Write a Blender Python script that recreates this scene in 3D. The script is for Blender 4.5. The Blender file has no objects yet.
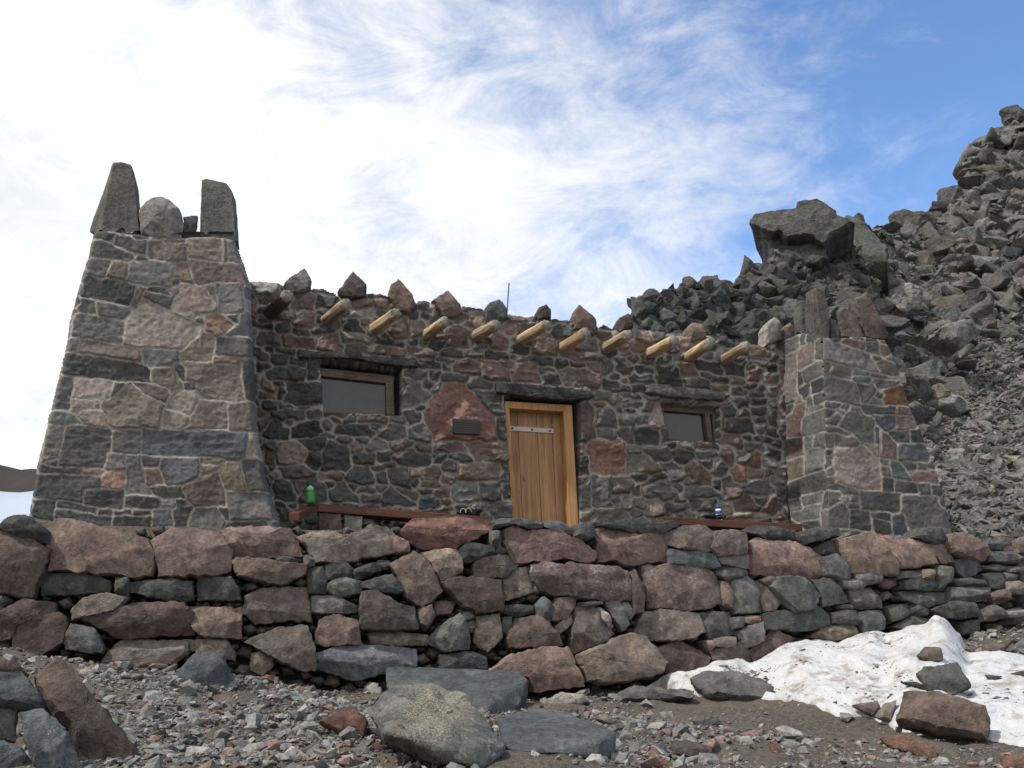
import bpy, bmesh, math, random
import numpy as np
from mathutils import Matrix, Vector
R = math.radians
rng = np.random.default_rng(7)
SC = bpy.context.scene
COL = SC.collection

# ------------------------------------------------------------------ camera
EYE = np.array([0.0, 0.0, 1.6])
F_PX = 1000.0
CAM = np.array(Matrix.Rotation(R(102), 3, 'X') @ Matrix.Rotation(R(-3), 3, 'Z'))
# ---- stone outlines traced from the photograph: colour code, then x,y corners (tile pixels) ----
TILE = {'A1': (20, 155, .234375), 'A2': (20, 335, .2578125), 'B1': (240, 260, .1953125), 'B2': (240, 390, .1953125),
        'B3': (430, 270, .1953125), 'B4': (430, 390, .1953125), 'B5': (600, 280, .1953125), 'B6': (600, 390, .1953125),
        'C1': (760, 275, .1953125), 'C2': (760, 400, .1953125), 'D1': (0, 510, .234375), 'D2': (220, 510, .234375),
        'D3': (440, 510, .234375), 'D4': (640, 510, .234375), 'D5': (824, 510, .1953125),
        'E1': (0, 588, .234375), 'E2': (200, 588, .234375), 'E3': (400, 588, .234375), 'E4': (600, 588, .234375),
        'E5': (784, 588, .234375), 'E6': (624, 190, .234375), 'E7': (784, 100, .234375), 'E8': (824, 260, .1953125), 'P': (0, 0, 1.0)}
LEFT_TOWER = {'A1': '''k 310,330 345,312 405,335 395,368 320,360
g 300,370 340,362 490,435 470,450 300,430
k 408,345 545,370 540,430 400,380
t 550,370 710,400 712,455 540,432
t 712,340 760,330 865,350 862,450 715,435
g 866,350 878,350 882,455 866,455
g 885,358 930,365 943,465 885,455
g 945,440 970,440 988,510 985,535 945,480
g 290,450 390,460 360,520 285,510
t 400,458 465,465 450,530 375,515
g 470,460 660,462 640,565 460,535
t 668,460 710,460 738,545 665,510
m 718,452 930,465 975,540 750,540
k 270,535 290,515 490,560 470,640 265,600
g 515,558 535,565 500,650 475,640
k 550,562 640,578 635,595 548,578
k 530,585 650,610 640,665 525,608
p 690,555 790,575 840,660 740,700 655,665
t 795,565 820,558 842,640 815,620
g 840,550 950,550 955,675 850,680
g 255,610 310,620 330,680 245,665
g 330,630 470,655 450,705 335,685
g 235,672 450,712 432,800 225,770
M 525,615 780,735 765,770 690,830 440,806 445,720 510,650
o 780,680 850,680 910,730 850,768 790,760
k 750,700 790,690 780,725 755,720
k 885,688 935,685 930,725
g 945,675 980,670 985,768 880,768 910,735
k 955,560 985,570 1000,610 955,610''',
'A2': '''t 700,-30 740,0 748,60 740,90 695,108 628,100 622,70 690,5
g 775,10 895,20 905,90 755,75
r 755,85 845,90 850,115 752,112
k 858,95 905,95 920,265 875,240
m 640,105 850,120 868,262 690,245 680,180 645,175
g 190,10 225,10 220,65 175,65
m 235,20 465,60 470,105 225,70
g 478,60 610,62 625,100 520,130 480,115
k 175,65 495,115 510,185 165,150
t 520,130 590,125 630,205 590,215 515,180
g 600,110 640,130 635,180 605,165
g 155,155 205,170 195,290 120,285
p 215,170 355,185 345,240 210,240
k 365,190 400,195 360,235
p 205,250 300,250 300,290 205,285
p 200,290 290,295 340,330 345,355 250,345
t 425,190 560,275 545,360 350,350 330,270 400,220
m 440,190 575,205 560,265 470,225
k 635,185 680,185 675,210 640,210
p 600,225 680,215 690,260 650,305 570,285
p 560,290 640,310 650,340 610,365 550,355
p 690,255 800,262 805,365 645,360 680,310
m 810,265 915,270 915,370 810,368
g 120,295 200,310 235,345 115,340
g 110,350 165,360 150,460 85,500
k 190,350 350,375 355,440 320,515 150,500
k 358,378 465,382 465,458 360,450
b 480,368 880,382 870,475 480,460
M 890,378 940,378 955,480 885,470
g 335,460 400,465 410,520 330,518
k 480,475 540,480 535,510 475,508
r 480,520 535,518 560,578 490,580
g 410,470 465,465 475,560 510,618 420,615
b 545,488 690,485 700,530 620,580 560,575
m 705,482 780,485 770,500 705,500
m 705,505 780,505 760,530 705,540
l 775,525 800,505 850,510 880,605 800,600
k 870,488 960,490 980,605 885,605
k 80,510 235,525 235,540 75,535
r 245,515 325,525 310,545 245,530
o 315,560 350,530 400,530 405,575 385,600 320,592
k 65,540 310,550 310,590 250,600 240,645 55,630
m 635,600 770,530 798,660 680,660
k 250,600 395,605 395,675 250,655
k 415,625 535,625 545,665 480,675 405,665
g 510,590 620,590 630,625 580,632 530,625
g 550,640 590,640 600,665 545,665
k 605,640 670,665 640,740 600,740
g 805,615 990,615 1000,715 815,720
k 50,640 135,650 130,715 45,710
k 150,645 295,670 295,690 145,670
k 145,675 355,705 350,745 135,705
k 300,675 355,680 355,700 300,692
k 370,685 430,685 430,697 370,697
k 440,680 500,682 500,700 440,700
k 370,702 505,708 510,755 365,745
k 520,680 575,670 590,740 515,740
k 680,670 765,675 795,735 780,755 655,750
k 775,675 800,675 810,715 795,715
k 810,730 955,722 960,745 800,745
g 970,725 1010,725 1015,750 970,745'''}
FRONT_WALL = {'B1': '''w 60,100 150,95 210,125 200,180 80,180
k 20,140 70,150 75,195 25,195
r 25,200 80,205 85,290 30,290
t 375,140 460,140 495,175 375,165
k 400,180 500,190 490,245 400,245
m 275,180 370,175 375,245 270,240
k 650,165 740,175 745,195 655,195
r 580,200 660,205 665,250 580,250
r 690,200 750,205 765,255 695,240
g 905,210 970,210 1000,290 920,250
r 270,270 380,280 385,335 280,335
k 515,300 620,310 625,370 540,360
w 560,260 690,260 700,285 560,290
r 755,320 860,300 855,400 770,390
t 870,315 940,315 935,380 875,385
k 40,325 170,340 165,360 40,345
k 185,340 250,345 250,370 185,365
k 265,350 360,385 350,390 265,375
k 380,360 480,370 470,380 385,378
g 85,365 180,370 210,420 205,440 90,420
r 225,385 380,400 385,460 225,440
r 400,380 500,390 520,450 500,465 395,460
t 520,380 680,400 675,425 525,415
m 550,425 740,455 735,490 540,460
k 690,395 840,435 835,445 700,420
r 760,450 845,455 845,495 765,490
m 855,435 1000,470 995,510 865,490
k 65,440 150,490 140,520 75,515
k 160,485 240,490 235,540 160,535
k 190,460 290,460 285,485 200,475
k 140,445 175,455 170,470 140,465
k 260,505 335,510 330,540 255,530
k 90,540 160,540 155,565 90,565
k 125,570 270,550 340,575 325,615 150,615
k 345,510 410,510 410,620 345,620
k 235,630 410,632 425,735 230,738
m 110,590 180,650 185,690 100,660
r 105,670 180,690 180,715 105,710
k 120,720 185,720 185,768 120,768
g 200,745 410,745 420,768 200,765
g 840,560 960,575 970,605 840,595
k 925,520 1024,530 1024,570 925,550
g 840,615 920,640 965,700 860,760 835,760
g 985,640 1024,635 1024,680 985,670''',
'B2': '''k 160,115 290,85 335,105 330,140 230,150
g 345,95 415,75 425,140 350,135
k 120,215 190,160 245,205 240,245 120,240
k 265,195 290,175 410,170 415,205 380,245 260,240
k 75,190 150,140 140,180 100,210
k 125,265 180,265 170,305 130,300
k 305,260 435,248 435,300 340,300
m 130,310 170,320 165,430 140,400
t 180,300 220,268 310,280 330,320 310,380 200,385
k 335,370 360,335 410,340 425,375 380,405
k 440,300 470,268 555,300 575,400 535,415 425,405
m 200,400 300,385 385,425 370,450 240,450
k 170,480 210,455 260,480 285,565 175,555
t 265,465 330,455 300,540 270,500
k 345,460 390,450 440,500 440,580 360,590 300,580
m 435,110 490,100 550,120 530,140 440,135
k 530,145 590,140 590,165 525,165
m 600,120 760,145 740,165 610,155
k 480,190 520,178 640,180 690,220 680,240 500,230
g 715,205 770,175 835,195 845,230 800,250 715,240
g 865,200 930,180 980,230 970,262 870,245
g 830,110 880,95 920,120 915,165 865,175
g 770,140 830,135 850,160 775,160
r 565,300 590,270 625,295 620,320 575,320
g 640,285 680,250 740,285 755,315 650,312
k 580,350 600,322 690,325 695,380 580,378
k 685,320 770,325 765,355 700,375
k 780,350 850,308 970,345 960,380 890,390 800,370
m 770,280 850,265 880,275 800,318
m 900,285 985,280 985,310 905,305
r 410,425 520,420 535,440 520,460 410,455
k 535,450 590,390 660,395 690,470 640,485 540,470
k 680,400 780,375 780,385 690,412
k 700,430 745,418 750,485 705,470
k 755,415 850,405 890,505 760,475
t 925,420 1000,400 1024,430 1020,500 925,495
k 430,470 475,465 480,500 440,500
k 470,560 460,520 540,470 600,575 480,575
m 610,500 690,500 700,520 610,515
m 630,535 720,545 710,580 625,575
k 715,580 765,500 890,585
m 800,505 920,535 890,560
b 930,545 1024,560 1024,600 925,595
g 190,570 260,630 280,730 210,700
k 265,590 300,590 290,610''',
'B3': '''m 0,170 60,235 40,280 0,270
k 160,185 275,190 275,210 165,205
t 200,210 280,215 280,295 225,305
t 405,225 500,235 495,270 410,270
k 505,235 545,240 540,265 505,260
r 80,300 150,285 210,330 205,385 85,385
r 295,350 340,310 400,345 400,410 330,415
r 370,280 435,290 440,320 400,345 360,315
m 450,280 540,275 520,310 450,330
r 525,340 580,325 655,380 650,440 530,435
k 410,385 500,400 500,435 415,430
k 625,300 680,265 730,310 720,345 630,345
k 620,250 710,255 710,275 625,275
k 865,285 945,290 945,305 865,305
r 860,305 920,320 920,355 860,350
g 750,375 850,365 860,420 760,415
m 650,420 720,420 890,455 890,475 700,455
k 60,420 100,405 165,420 165,455 60,440
g 170,425 260,415 275,450 175,445
k 285,425 400,435 400,460 285,450
m 410,435 510,445 505,465 415,460
k 525,445 630,455 635,500 520,475
k 640,465 700,455 715,490 690,505 645,500
r 720,470 795,480 790,500 720,498
r 800,480 870,490 865,510 805,505
k 945,460 1024,470 1024,535 960,520
r 0,400 50,400 50,460 0,460
m 30,450 125,460 120,475 30,470
m 0,475 95,480 90,520 0,510
r 120,480 180,465 240,485 245,535 130,530
r 250,465 320,465 400,520 410,570 270,555
m 360,465 430,480 430,510 380,500
r 420,510 470,480 540,485 560,570 425,570
k 560,500 640,515 640,530 565,520
g 585,545 610,530 660,545 670,585 590,580
m 665,530 700,500 790,505 870,560 880,600 700,590
k 885,580 910,550 1024,590 1024,620 890,610
k 0,520 50,525 45,555 0,550
k 55,545 100,530 200,550 195,565 60,565
g 200,560 235,555 330,590 325,615 210,600
g 235,625 375,630 390,750 330,750 290,700
g 10,590 60,590 50,610 10,620''',
'B4': '''R -28,105 60,-5 110,-35 190,0 260,75 325,140 335,262 25,255
g 840,20 960,25 965,60 840,50
g 970,30 1024,35 1024,75 970,70
g 850,110 950,105 955,190 850,190
m 770,80 830,85 840,255 780,265 745,260
r 740,285 785,275 780,330 740,330
k 745,340 800,345 810,430 750,440
R 815,265 985,260 995,300 990,420 815,415
k 345,140 390,140 395,250 355,250
r 185,270 400,270 405,365 240,360
m 20,285 90,270 160,280 170,320 30,310
k 15,340 40,322 75,340 60,375 20,370
k 100,340 160,330 205,360 150,372
r 150,385 340,380 360,400 335,460 160,455
k 60,380 130,375 130,420 75,415
t 0,410 40,400 85,465 60,490 0,500
r 15,520 80,495 100,540 30,545
g 120,490 200,475 240,490 245,570 120,570
k 255,475 350,475 355,555 265,565
k 365,385 410,380 425,560 375,550
g 305,590 430,570 440,660 320,660
b 0,545 80,570 90,598 0,598
m 250,580 300,590 290,605
g 850,205 930,200 950,240 930,255 855,245
g 970,215 1024,205 1024,270 985,260
m 915,470 990,440 1024,450 1024,535 925,525
g 830,440 910,445 925,590 840,600
g 755,500 815,470 820,600 760,610
t 765,630 840,615 830,640 770,660
g 850,625 920,610 1024,640 900,690 820,690
t 985,560 1024,545 1024,620 990,600''',
'B5': '''r 175,250 265,250 270,330 190,320
g 250,220 320,200 345,270 330,310 270,310
r 390,280 450,290 450,350 400,345
b 570,270 640,265 700,280 720,330 600,320
r 0,245 50,260 45,310 0,300
r 90,330 160,320 160,380 95,375
r 200,390 270,395 265,430 195,425
k 75,405 140,410 185,480 95,485
k 190,445 270,450 265,475 195,475
b 150,490 250,485 280,530 150,525
k 20,510 130,500 160,570 20,565
k 165,530 225,535 230,575 170,575
k 280,445 340,440 400,450 415,530 400,540 285,530
r 400,430 460,425 500,485 420,495
k 495,425 600,420 620,480 510,470
k 620,425 740,430 745,490 650,480
r 770,330 830,335 870,380 860,400 770,390
k 760,430 800,440 790,465 755,460
g 770,400 850,410 850,455 820,450
k 860,430 890,430 890,470 860,465
r 750,470 800,455 845,470 835,510 760,510
t 840,480 900,485 900,515 840,520
k 430,510 470,498 560,530 560,560 450,540
k 570,495 650,510 655,530 575,530
t 665,505 740,510 745,530 670,530
t 570,530 660,540 650,570 580,570
k 520,475 560,480 555,500 525,498
k 660,550 700,550 750,575 690,590
k 760,580 840,540 845,595 770,595
k 765,600 855,605 850,640 770,640
g 850,545 900,560 895,590 850,590
k 850,620 900,610 905,650 855,650''',
'B6': '''g 0,20 90,15 95,50 0,50
g 100,20 200,20 220,50 110,50
g 210,25 305,30 300,55 220,45
g 110,60 210,60 215,90 120,85
b 0,110 80,110 95,190 0,190
g 95,140 150,135 165,175 100,175
g 180,135 250,125 250,170 185,170
p 260,140 290,85 320,100 335,190 265,185
b 0,200 75,205 80,250 0,250
g 100,215 160,205 165,260 100,260
k 180,210 240,190 310,240 300,280 200,270
k 320,210 355,205 365,255 320,265
m 130,300 210,295 210,330 135,330
t 140,340 240,345 305,400 300,425 135,420
g 220,310 340,290 365,365 280,365
g 385,260 470,265 475,300 390,290
r 480,265 560,270 560,295 485,295
k 370,320 430,295 480,345 430,370 380,370
g 490,305 590,310 580,345 500,345
m 600,265 640,230 720,235 725,300 640,290
r 620,280 680,285 670,310 625,305
k 575,275 615,285 610,305 580,300
k 620,150 790,160 790,215 625,210
k 620,90 680,85 690,140 625,140
k 770,40 840,60 830,85 775,80
k 690,40 760,45 755,90 700,85
k 780,90 850,95 850,130 785,130
k 840,110 905,135 905,175 850,170
k 790,235 920,265 920,290 790,255
g 730,230 770,235 770,255 730,250
g 740,280 830,275 840,310 750,310
k 840,280 925,310 920,355 845,335
k 850,190 890,215 905,235 850,225
g 310,380 370,370 430,430 420,470 375,480 330,420
r 445,400 470,370 570,440 575,495 480,480
g 510,360 580,350 570,400 540,395
g 570,410 600,365 650,385 640,440 585,435
m 620,320 680,330 690,380 640,370
g 700,320 740,310 755,350 740,385 700,370
R 755,370 790,320 820,330 820,395 750,395
R 675,430 720,375 750,410 745,465 690,460
r 750,405 830,410 820,450 750,450
g 830,350 890,355 900,400 830,390
k 160,435 230,430 240,470 200,470
m 50,470 80,445 160,460 215,545 60,540
g 220,510 340,455 380,520 370,560 240,550
k 240,465 320,430 335,450 220,495
g 430,500 480,490 570,510 610,555 430,550
m 620,460 660,450 725,520 720,545 640,560
k 580,465 605,460 605,510 580,505
g 730,480 850,455 880,520 820,540 740,510
k 460,560 590,560 590,615 470,605
r 675,590 760,548 815,600 800,615 690,620
r 830,610 880,540 935,600 890,645 830,630
r 110,570 160,560 215,590 210,620 130,620
m 235,560 290,565 330,640 240,655
k 340,600 400,585 430,620 340,640
g 420,580 450,575 450,600
g 900,420 940,420 940,450 905,450
g 870,440 930,455 920,485 870,470
g 910,510 970,530 965,580 910,570
g 30,620 80,615 60,660 20,660
g 950,610 970,610 970,655 950,655
p 690,640 780,630 860,650 690,655'''}
RIGHT_FRONT = {'C1': '''g 325,335 560,410 608,498 325,440
t 415,325 530,345 530,375 420,355
b 540,350 610,345 615,410 545,390
r 610,350 665,370 660,410 615,405
g 570,415 610,415 605,435 575,430
m 600,450 680,450 695,515 620,500
g 360,450 460,475 465,535 365,510
g 475,480 555,495 550,515 480,512
b 480,520 555,525 555,555 480,548
g 325,515 480,550 510,620 500,655 325,640
g 500,560 580,570 580,610 550,655 515,640
g 585,530 700,540 720,560 620,590
O 625,590 720,560 770,660 645,660
g 575,505 700,530 690,535 580,525
g 575,620 640,670 550,660
g 325,645 410,655 410,680 325,668
g 530,670 690,680 690,715 540,715
m 700,680 770,685 790,720 700,710''',
'C2': '''g 410,110 470,35 580,100 580,220 520,215 475,165 410,125
b 580,80 695,80 695,130 640,155 590,110
m 700,85 770,90 790,150 700,150
g 395,45 425,55 410,85
k 660,170 755,165 765,215 690,210
k 765,150 820,155 838,220 775,215
k 585,140 605,150 605,220 585,215
m 615,160 690,210 685,300 620,295
g 340,175 375,170 375,240 340,240
m 380,175 490,200 495,240 385,240
g 350,140 460,175 440,180 350,165
t 540,225 610,230 605,290 545,245
b 715,225 840,230 865,315 715,310
M 380,245 530,245 610,310 620,460 500,450 380,410
g 610,305 655,310 650,335 615,330
g 615,340 660,345 665,390 620,385
b 660,320 720,325 770,410 680,400
k 725,320 795,325 795,360 745,358
g 800,325 850,330 850,360 800,360
r 755,365 890,370 910,420 790,415
k 625,400 685,405 685,470 630,465
g 690,410 800,430 810,475 690,470
g 805,430 865,430 875,490 815,485
k 870,435 930,445 925,490 880,490
k 500,470 715,478 705,575 515,555
g 455,490 500,495 500,525 460,520
k 445,530 505,540 505,555 450,550
g 725,498 900,495 950,590 990,680 760,690
g 345,560 410,525 445,560 450,655 345,655
k 455,560 560,570 570,665 460,655
k 565,575 665,580 665,615 570,600
k 575,610 655,625 660,690 580,680
b 675,595 730,590 755,695 700,690
g 410,660 540,680 530,690 410,680
g 360,450 400,430 495,465 495,490 450,480 400,465
g 355,480 405,470 410,520 355,550'''}
RIGHT_INNER = {'C1': '''g 85,370 205,310 205,380 90,425
k 205,310 228,300 230,350 210,360
g 285,345 325,335 325,435 285,425
w 95,440 185,390 190,640 100,680
m 195,380 280,350 278,450 200,485
g 220,490 320,435 320,505 245,545
k 195,490 215,490 210,560 195,575
k 200,590 255,555 260,610 230,635
k 265,550 315,525 315,590 275,610
k 280,620 320,605 320,655 285,660
g 245,640 275,620 275,665 250,670
t 180,625 215,620 220,650 185,655
g 240,690 320,665 320,680 240,705
k 95,690 175,660 170,700 110,740''',
'C2': '''r 120,100 180,40 240,10 235,60 205,185 130,190
g 215,95 330,50 330,140 220,185
r 95,130 115,125 125,200 100,205
m 112,205 220,195 225,285 120,310
g 228,200 275,190 265,240 230,265
g 280,195 325,180 325,230 280,240
t 130,320 225,285 225,380 150,410
g 235,270 325,240 330,345 240,375
m 335,270 370,265 370,400 345,370
g 145,430 345,360 350,430 320,460 160,500
g 160,520 210,505 215,560 165,570
g 215,490 320,470 325,515 230,530
g 165,580 310,535 315,600 200,620
g 325,490 350,480 350,550 325,560
g 210,630 310,615 315,655 215,660
g 320,575 345,560 345,655 320,650'''}
DRY_WALL = {'D1': '''n 0,90 60,90 215,175 200,230 145,380 0,350
k 40,35 110,30 205,90 205,140 110,120 0,80
r 215,60 250,40 330,50 640,130 660,190 655,285 570,290 310,265 215,270
r 650,140 740,85 930,95 985,170 985,260 930,280 680,280 670,220
k 170,300 200,270 440,290 470,310 465,350 190,365
k 498,295 545,295 545,360 500,358
k 555,310 730,300 820,310 820,380 770,395 560,355
k 850,290 985,295 1020,345 1024,385 850,385
t 310,430 360,380 450,360 545,375 490,430 420,440 320,465
n 350,460 480,420 700,395 780,395 825,440 820,530 500,550
r 815,420 1024,420 1024,545 880,540 830,510
g 275,560 310,490 400,510 440,590 430,610 290,590
t 440,640 520,560 800,560 800,610 740,660 500,690 450,680
t 810,555 960,560 1000,610 1000,640 820,600
n 0,440 100,390 230,400 240,440 70,540 0,560
n 65,560 100,490 250,440 285,470 270,570 160,635 60,630''',
'D2': '''r 10,90 40,75 290,80 320,110 350,200 50,195
r 55,215 80,205 360,235 360,275 260,320 80,280
g 240,205 325,210 325,225 245,222
m 110,370 180,340 365,335 390,480 280,470 160,480 100,440
M 330,120 400,95 480,100 520,120 640,75 700,75 740,110 735,185 560,215 410,225 390,190 370,140
r 740,110 800,140 805,180 745,180
g 360,200 395,200 400,240 365,240
k 375,255 445,245 450,355 380,355
k 445,240 530,225 570,260 560,290 460,300
k 575,255 670,225 680,260 580,295
g 680,220 735,225 715,250 680,250
g 465,315 520,292 600,310 600,355 510,370 460,345
k 600,310 730,280 790,345 760,360 610,335
g 390,370 480,370 585,410 580,440 390,440
r 405,570 430,470 490,450 580,475 600,570 440,580
m 600,490 610,355 660,350 750,400 820,420 840,510 610,510
t 635,530 660,520 880,530 880,580 650,570
r 725,240 820,185 870,200 945,350 860,415 800,380 770,310
r 865,185 960,170 1024,180 1024,270 940,300 900,230
m 110,560 260,505 370,500 400,590 405,685 330,680
t 140,620 200,600 225,660 180,700 135,680
b 405,610 520,580 830,590 840,665 760,690 580,720 410,680
m 840,430 900,405 915,450 880,510 845,490
r 915,395 1000,395 980,440 920,445''',
'D3': '''R -175,105 -110,38 180,40 220,60 215,95 60,160 -90,165
k 80,170 120,145 225,160 230,190 110,225 85,210
g 218,95 255,95 255,155 220,150
k 235,160 275,165 270,190 235,190
k 225,50 265,40 330,45 430,55 430,85 370,85 320,65 225,85
k 440,60 480,50 565,85 570,115 510,100 435,80
k 570,70 640,60 660,110 620,125 570,115
r 265,90 300,65 360,95 480,95 600,135 660,180 650,230 520,215 300,235 265,150
k 670,70 780,45 980,50 1015,65 930,110 850,100 680,75
r 660,95 690,80 840,110 960,110 965,225 780,235 740,220 670,225
m 0,175 70,170 120,280 10,300
m 135,240 160,210 290,200 330,235 270,290 140,285
n 5,310 80,290 255,300 265,430 150,440 80,400
t 265,260 390,250 400,345 275,385
W 390,240 440,225 560,240 740,240 790,260 820,385 690,390 430,350 400,310
r 800,280 830,260 860,320 865,430 825,440 815,330
g 405,310 425,320 420,350 400,345
k 260,410 390,410 395,440 320,455 265,440
b 410,410 440,375 475,410 465,470 420,460
r 470,440 500,380 575,375 570,410 530,465 480,470
m 585,400 680,392 690,405 600,415
t 490,500 555,450 560,480 500,535
g 0,500 80,445 120,500 120,590 20,600 -60,560
g 95,440 130,435 145,460 100,470
g 105,485 150,475 155,520 125,520
t 155,460 250,445 255,545 200,605 150,560
k 265,465 300,460 285,530 265,520
r 285,550 320,470 420,455 500,530 520,575 480,590 300,585
m 555,600 575,420 650,415 735,530 670,570 580,605
w 655,425 680,420 735,490 715,505
g 700,400 760,390 800,490 770,515 720,440
g 770,400 800,400 820,450 800,470
k 0,620 130,610 190,630 200,680 0,680
S 210,690 300,620 460,590 540,590 610,750 400,768 370,710
B 585,620 800,530 870,550 960,650 940,695 850,720 720,740 610,730''',
'D4': '''m 105,90 180,75 270,70 305,100 300,170 270,185 115,155
W 0,240 260,245 310,280 350,400 220,425 20,420
m 310,100 360,90 440,100 450,190 330,195 285,170
b 120,170 310,190 335,240 300,250 125,230
g 330,205 380,185 460,195 460,250 340,230
g 320,250 450,240 450,290 380,300 320,280
k 435,90 490,70 655,90 655,130 560,130
k 665,100 760,80 840,80 855,110 760,125 690,150
k 740,165 810,130 840,190 760,190
r 460,140 500,120 600,150 650,140 770,200 770,280 720,300 640,280 550,290 465,270
g 770,210 830,195 885,260 880,300 790,275
r 330,310 370,310 385,420 350,400
g 380,310 450,290 490,310 510,430 400,440
m 490,305 590,380 570,430 520,430
g 550,330 590,290 690,290 760,370 730,430 650,435
m 510,300 550,290 590,300 550,325
g 720,305 800,300 890,390 770,410 760,360
t 0,445 80,430 240,445 265,520 200,550 20,560 -20,520
g 245,445 380,440 400,530 300,560 250,480
k 390,465 430,460 430,500 395,505
r 425,460 500,455 500,480 430,485
g 410,520 515,480 510,560 450,585
k 525,440 760,415 800,450 790,510 530,510
t 735,540 790,490 900,490 920,540 800,555
k 815,440 920,430 930,490 820,485
g 925,440 1024,435 1024,510 940,535
n 70,590 160,560 290,630 270,690 90,695
t 325,550 400,545 400,580 330,580
r 270,560 320,565 290,600
m 290,600 440,565 475,675 300,640
r 460,600 560,515 660,550 600,610 510,660 490,680
k 765,290 840,285 850,300 770,305
g 850,300 960,310 940,340 860,330
g 905,275 1024,275 1024,310 910,315
g 880,345 980,340 1024,400 1024,415 900,420''',
'D5': '''r 60,160 240,115 370,290 370,330 120,320 80,210
r 240,115 520,180 570,280 380,300
k 0,95 75,95 85,140 0,145
k 0,170 65,170 65,230 0,230
k 445,145 490,100 580,95 630,155 620,185 480,150
r 510,160 600,190 660,270 580,275 555,240
r 625,130 690,125 800,170 835,225 800,260 650,215 625,170
b 800,135 960,160 980,210 840,200
t 975,160 1024,145 1080,150 1080,220 990,220
g 840,215 1024,235 1060,280 840,265
g 810,285 920,290 920,315 820,305
g 930,290 1060,300 1060,330 940,320
g 145,335 330,340 390,400 370,425 170,400
g 375,315 500,330 500,360 390,350
t 505,310 560,310 560,350 510,345
g 570,290 640,300 640,360 580,400
b 660,260 760,250 800,310 710,345 670,320
k 395,365 500,355 600,390 590,415 400,405
g 380,420 620,425 630,470 500,495 400,460
k 110,420 250,410 390,470 250,500 140,505
g 640,355 810,360 820,395 670,390
g 640,400 840,400 830,465 640,470
g 815,330 920,330 925,400 840,400
r 850,430 930,410 940,460 870,480
t 930,370 1020,375 1020,430 940,420
b 910,325 980,330 975,360 920,360
k 560,510 650,475 760,480 775,550 620,550
g 300,500 420,485 420,540 340,570
k 430,490 520,495 510,540 430,540
g 780,520 870,490 910,520 900,555 800,570
w 910,520 1010,515 1010,545 920,550
g 170,525 310,525 350,620 330,650 180,640
k 30,580 60,520 160,515 175,585
r 0,620 40,590 150,630 150,655 30,670
g 350,600 440,550 550,560 550,600 460,620
k 690,580 780,560 780,620 700,640
g 0,375 30,370 120,470 0,480
g 75,360 150,365 160,400 90,400
g 60,490 130,490 130,510 70,510
g 1030,370 1200,360 1230,440 1040,450
k 1070,160 1230,170 1240,240 1090,235
t 1070,250 1260,260 1250,340 1080,340
k 1020,470 1180,470 1190,550 1030,560'''}
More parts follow.
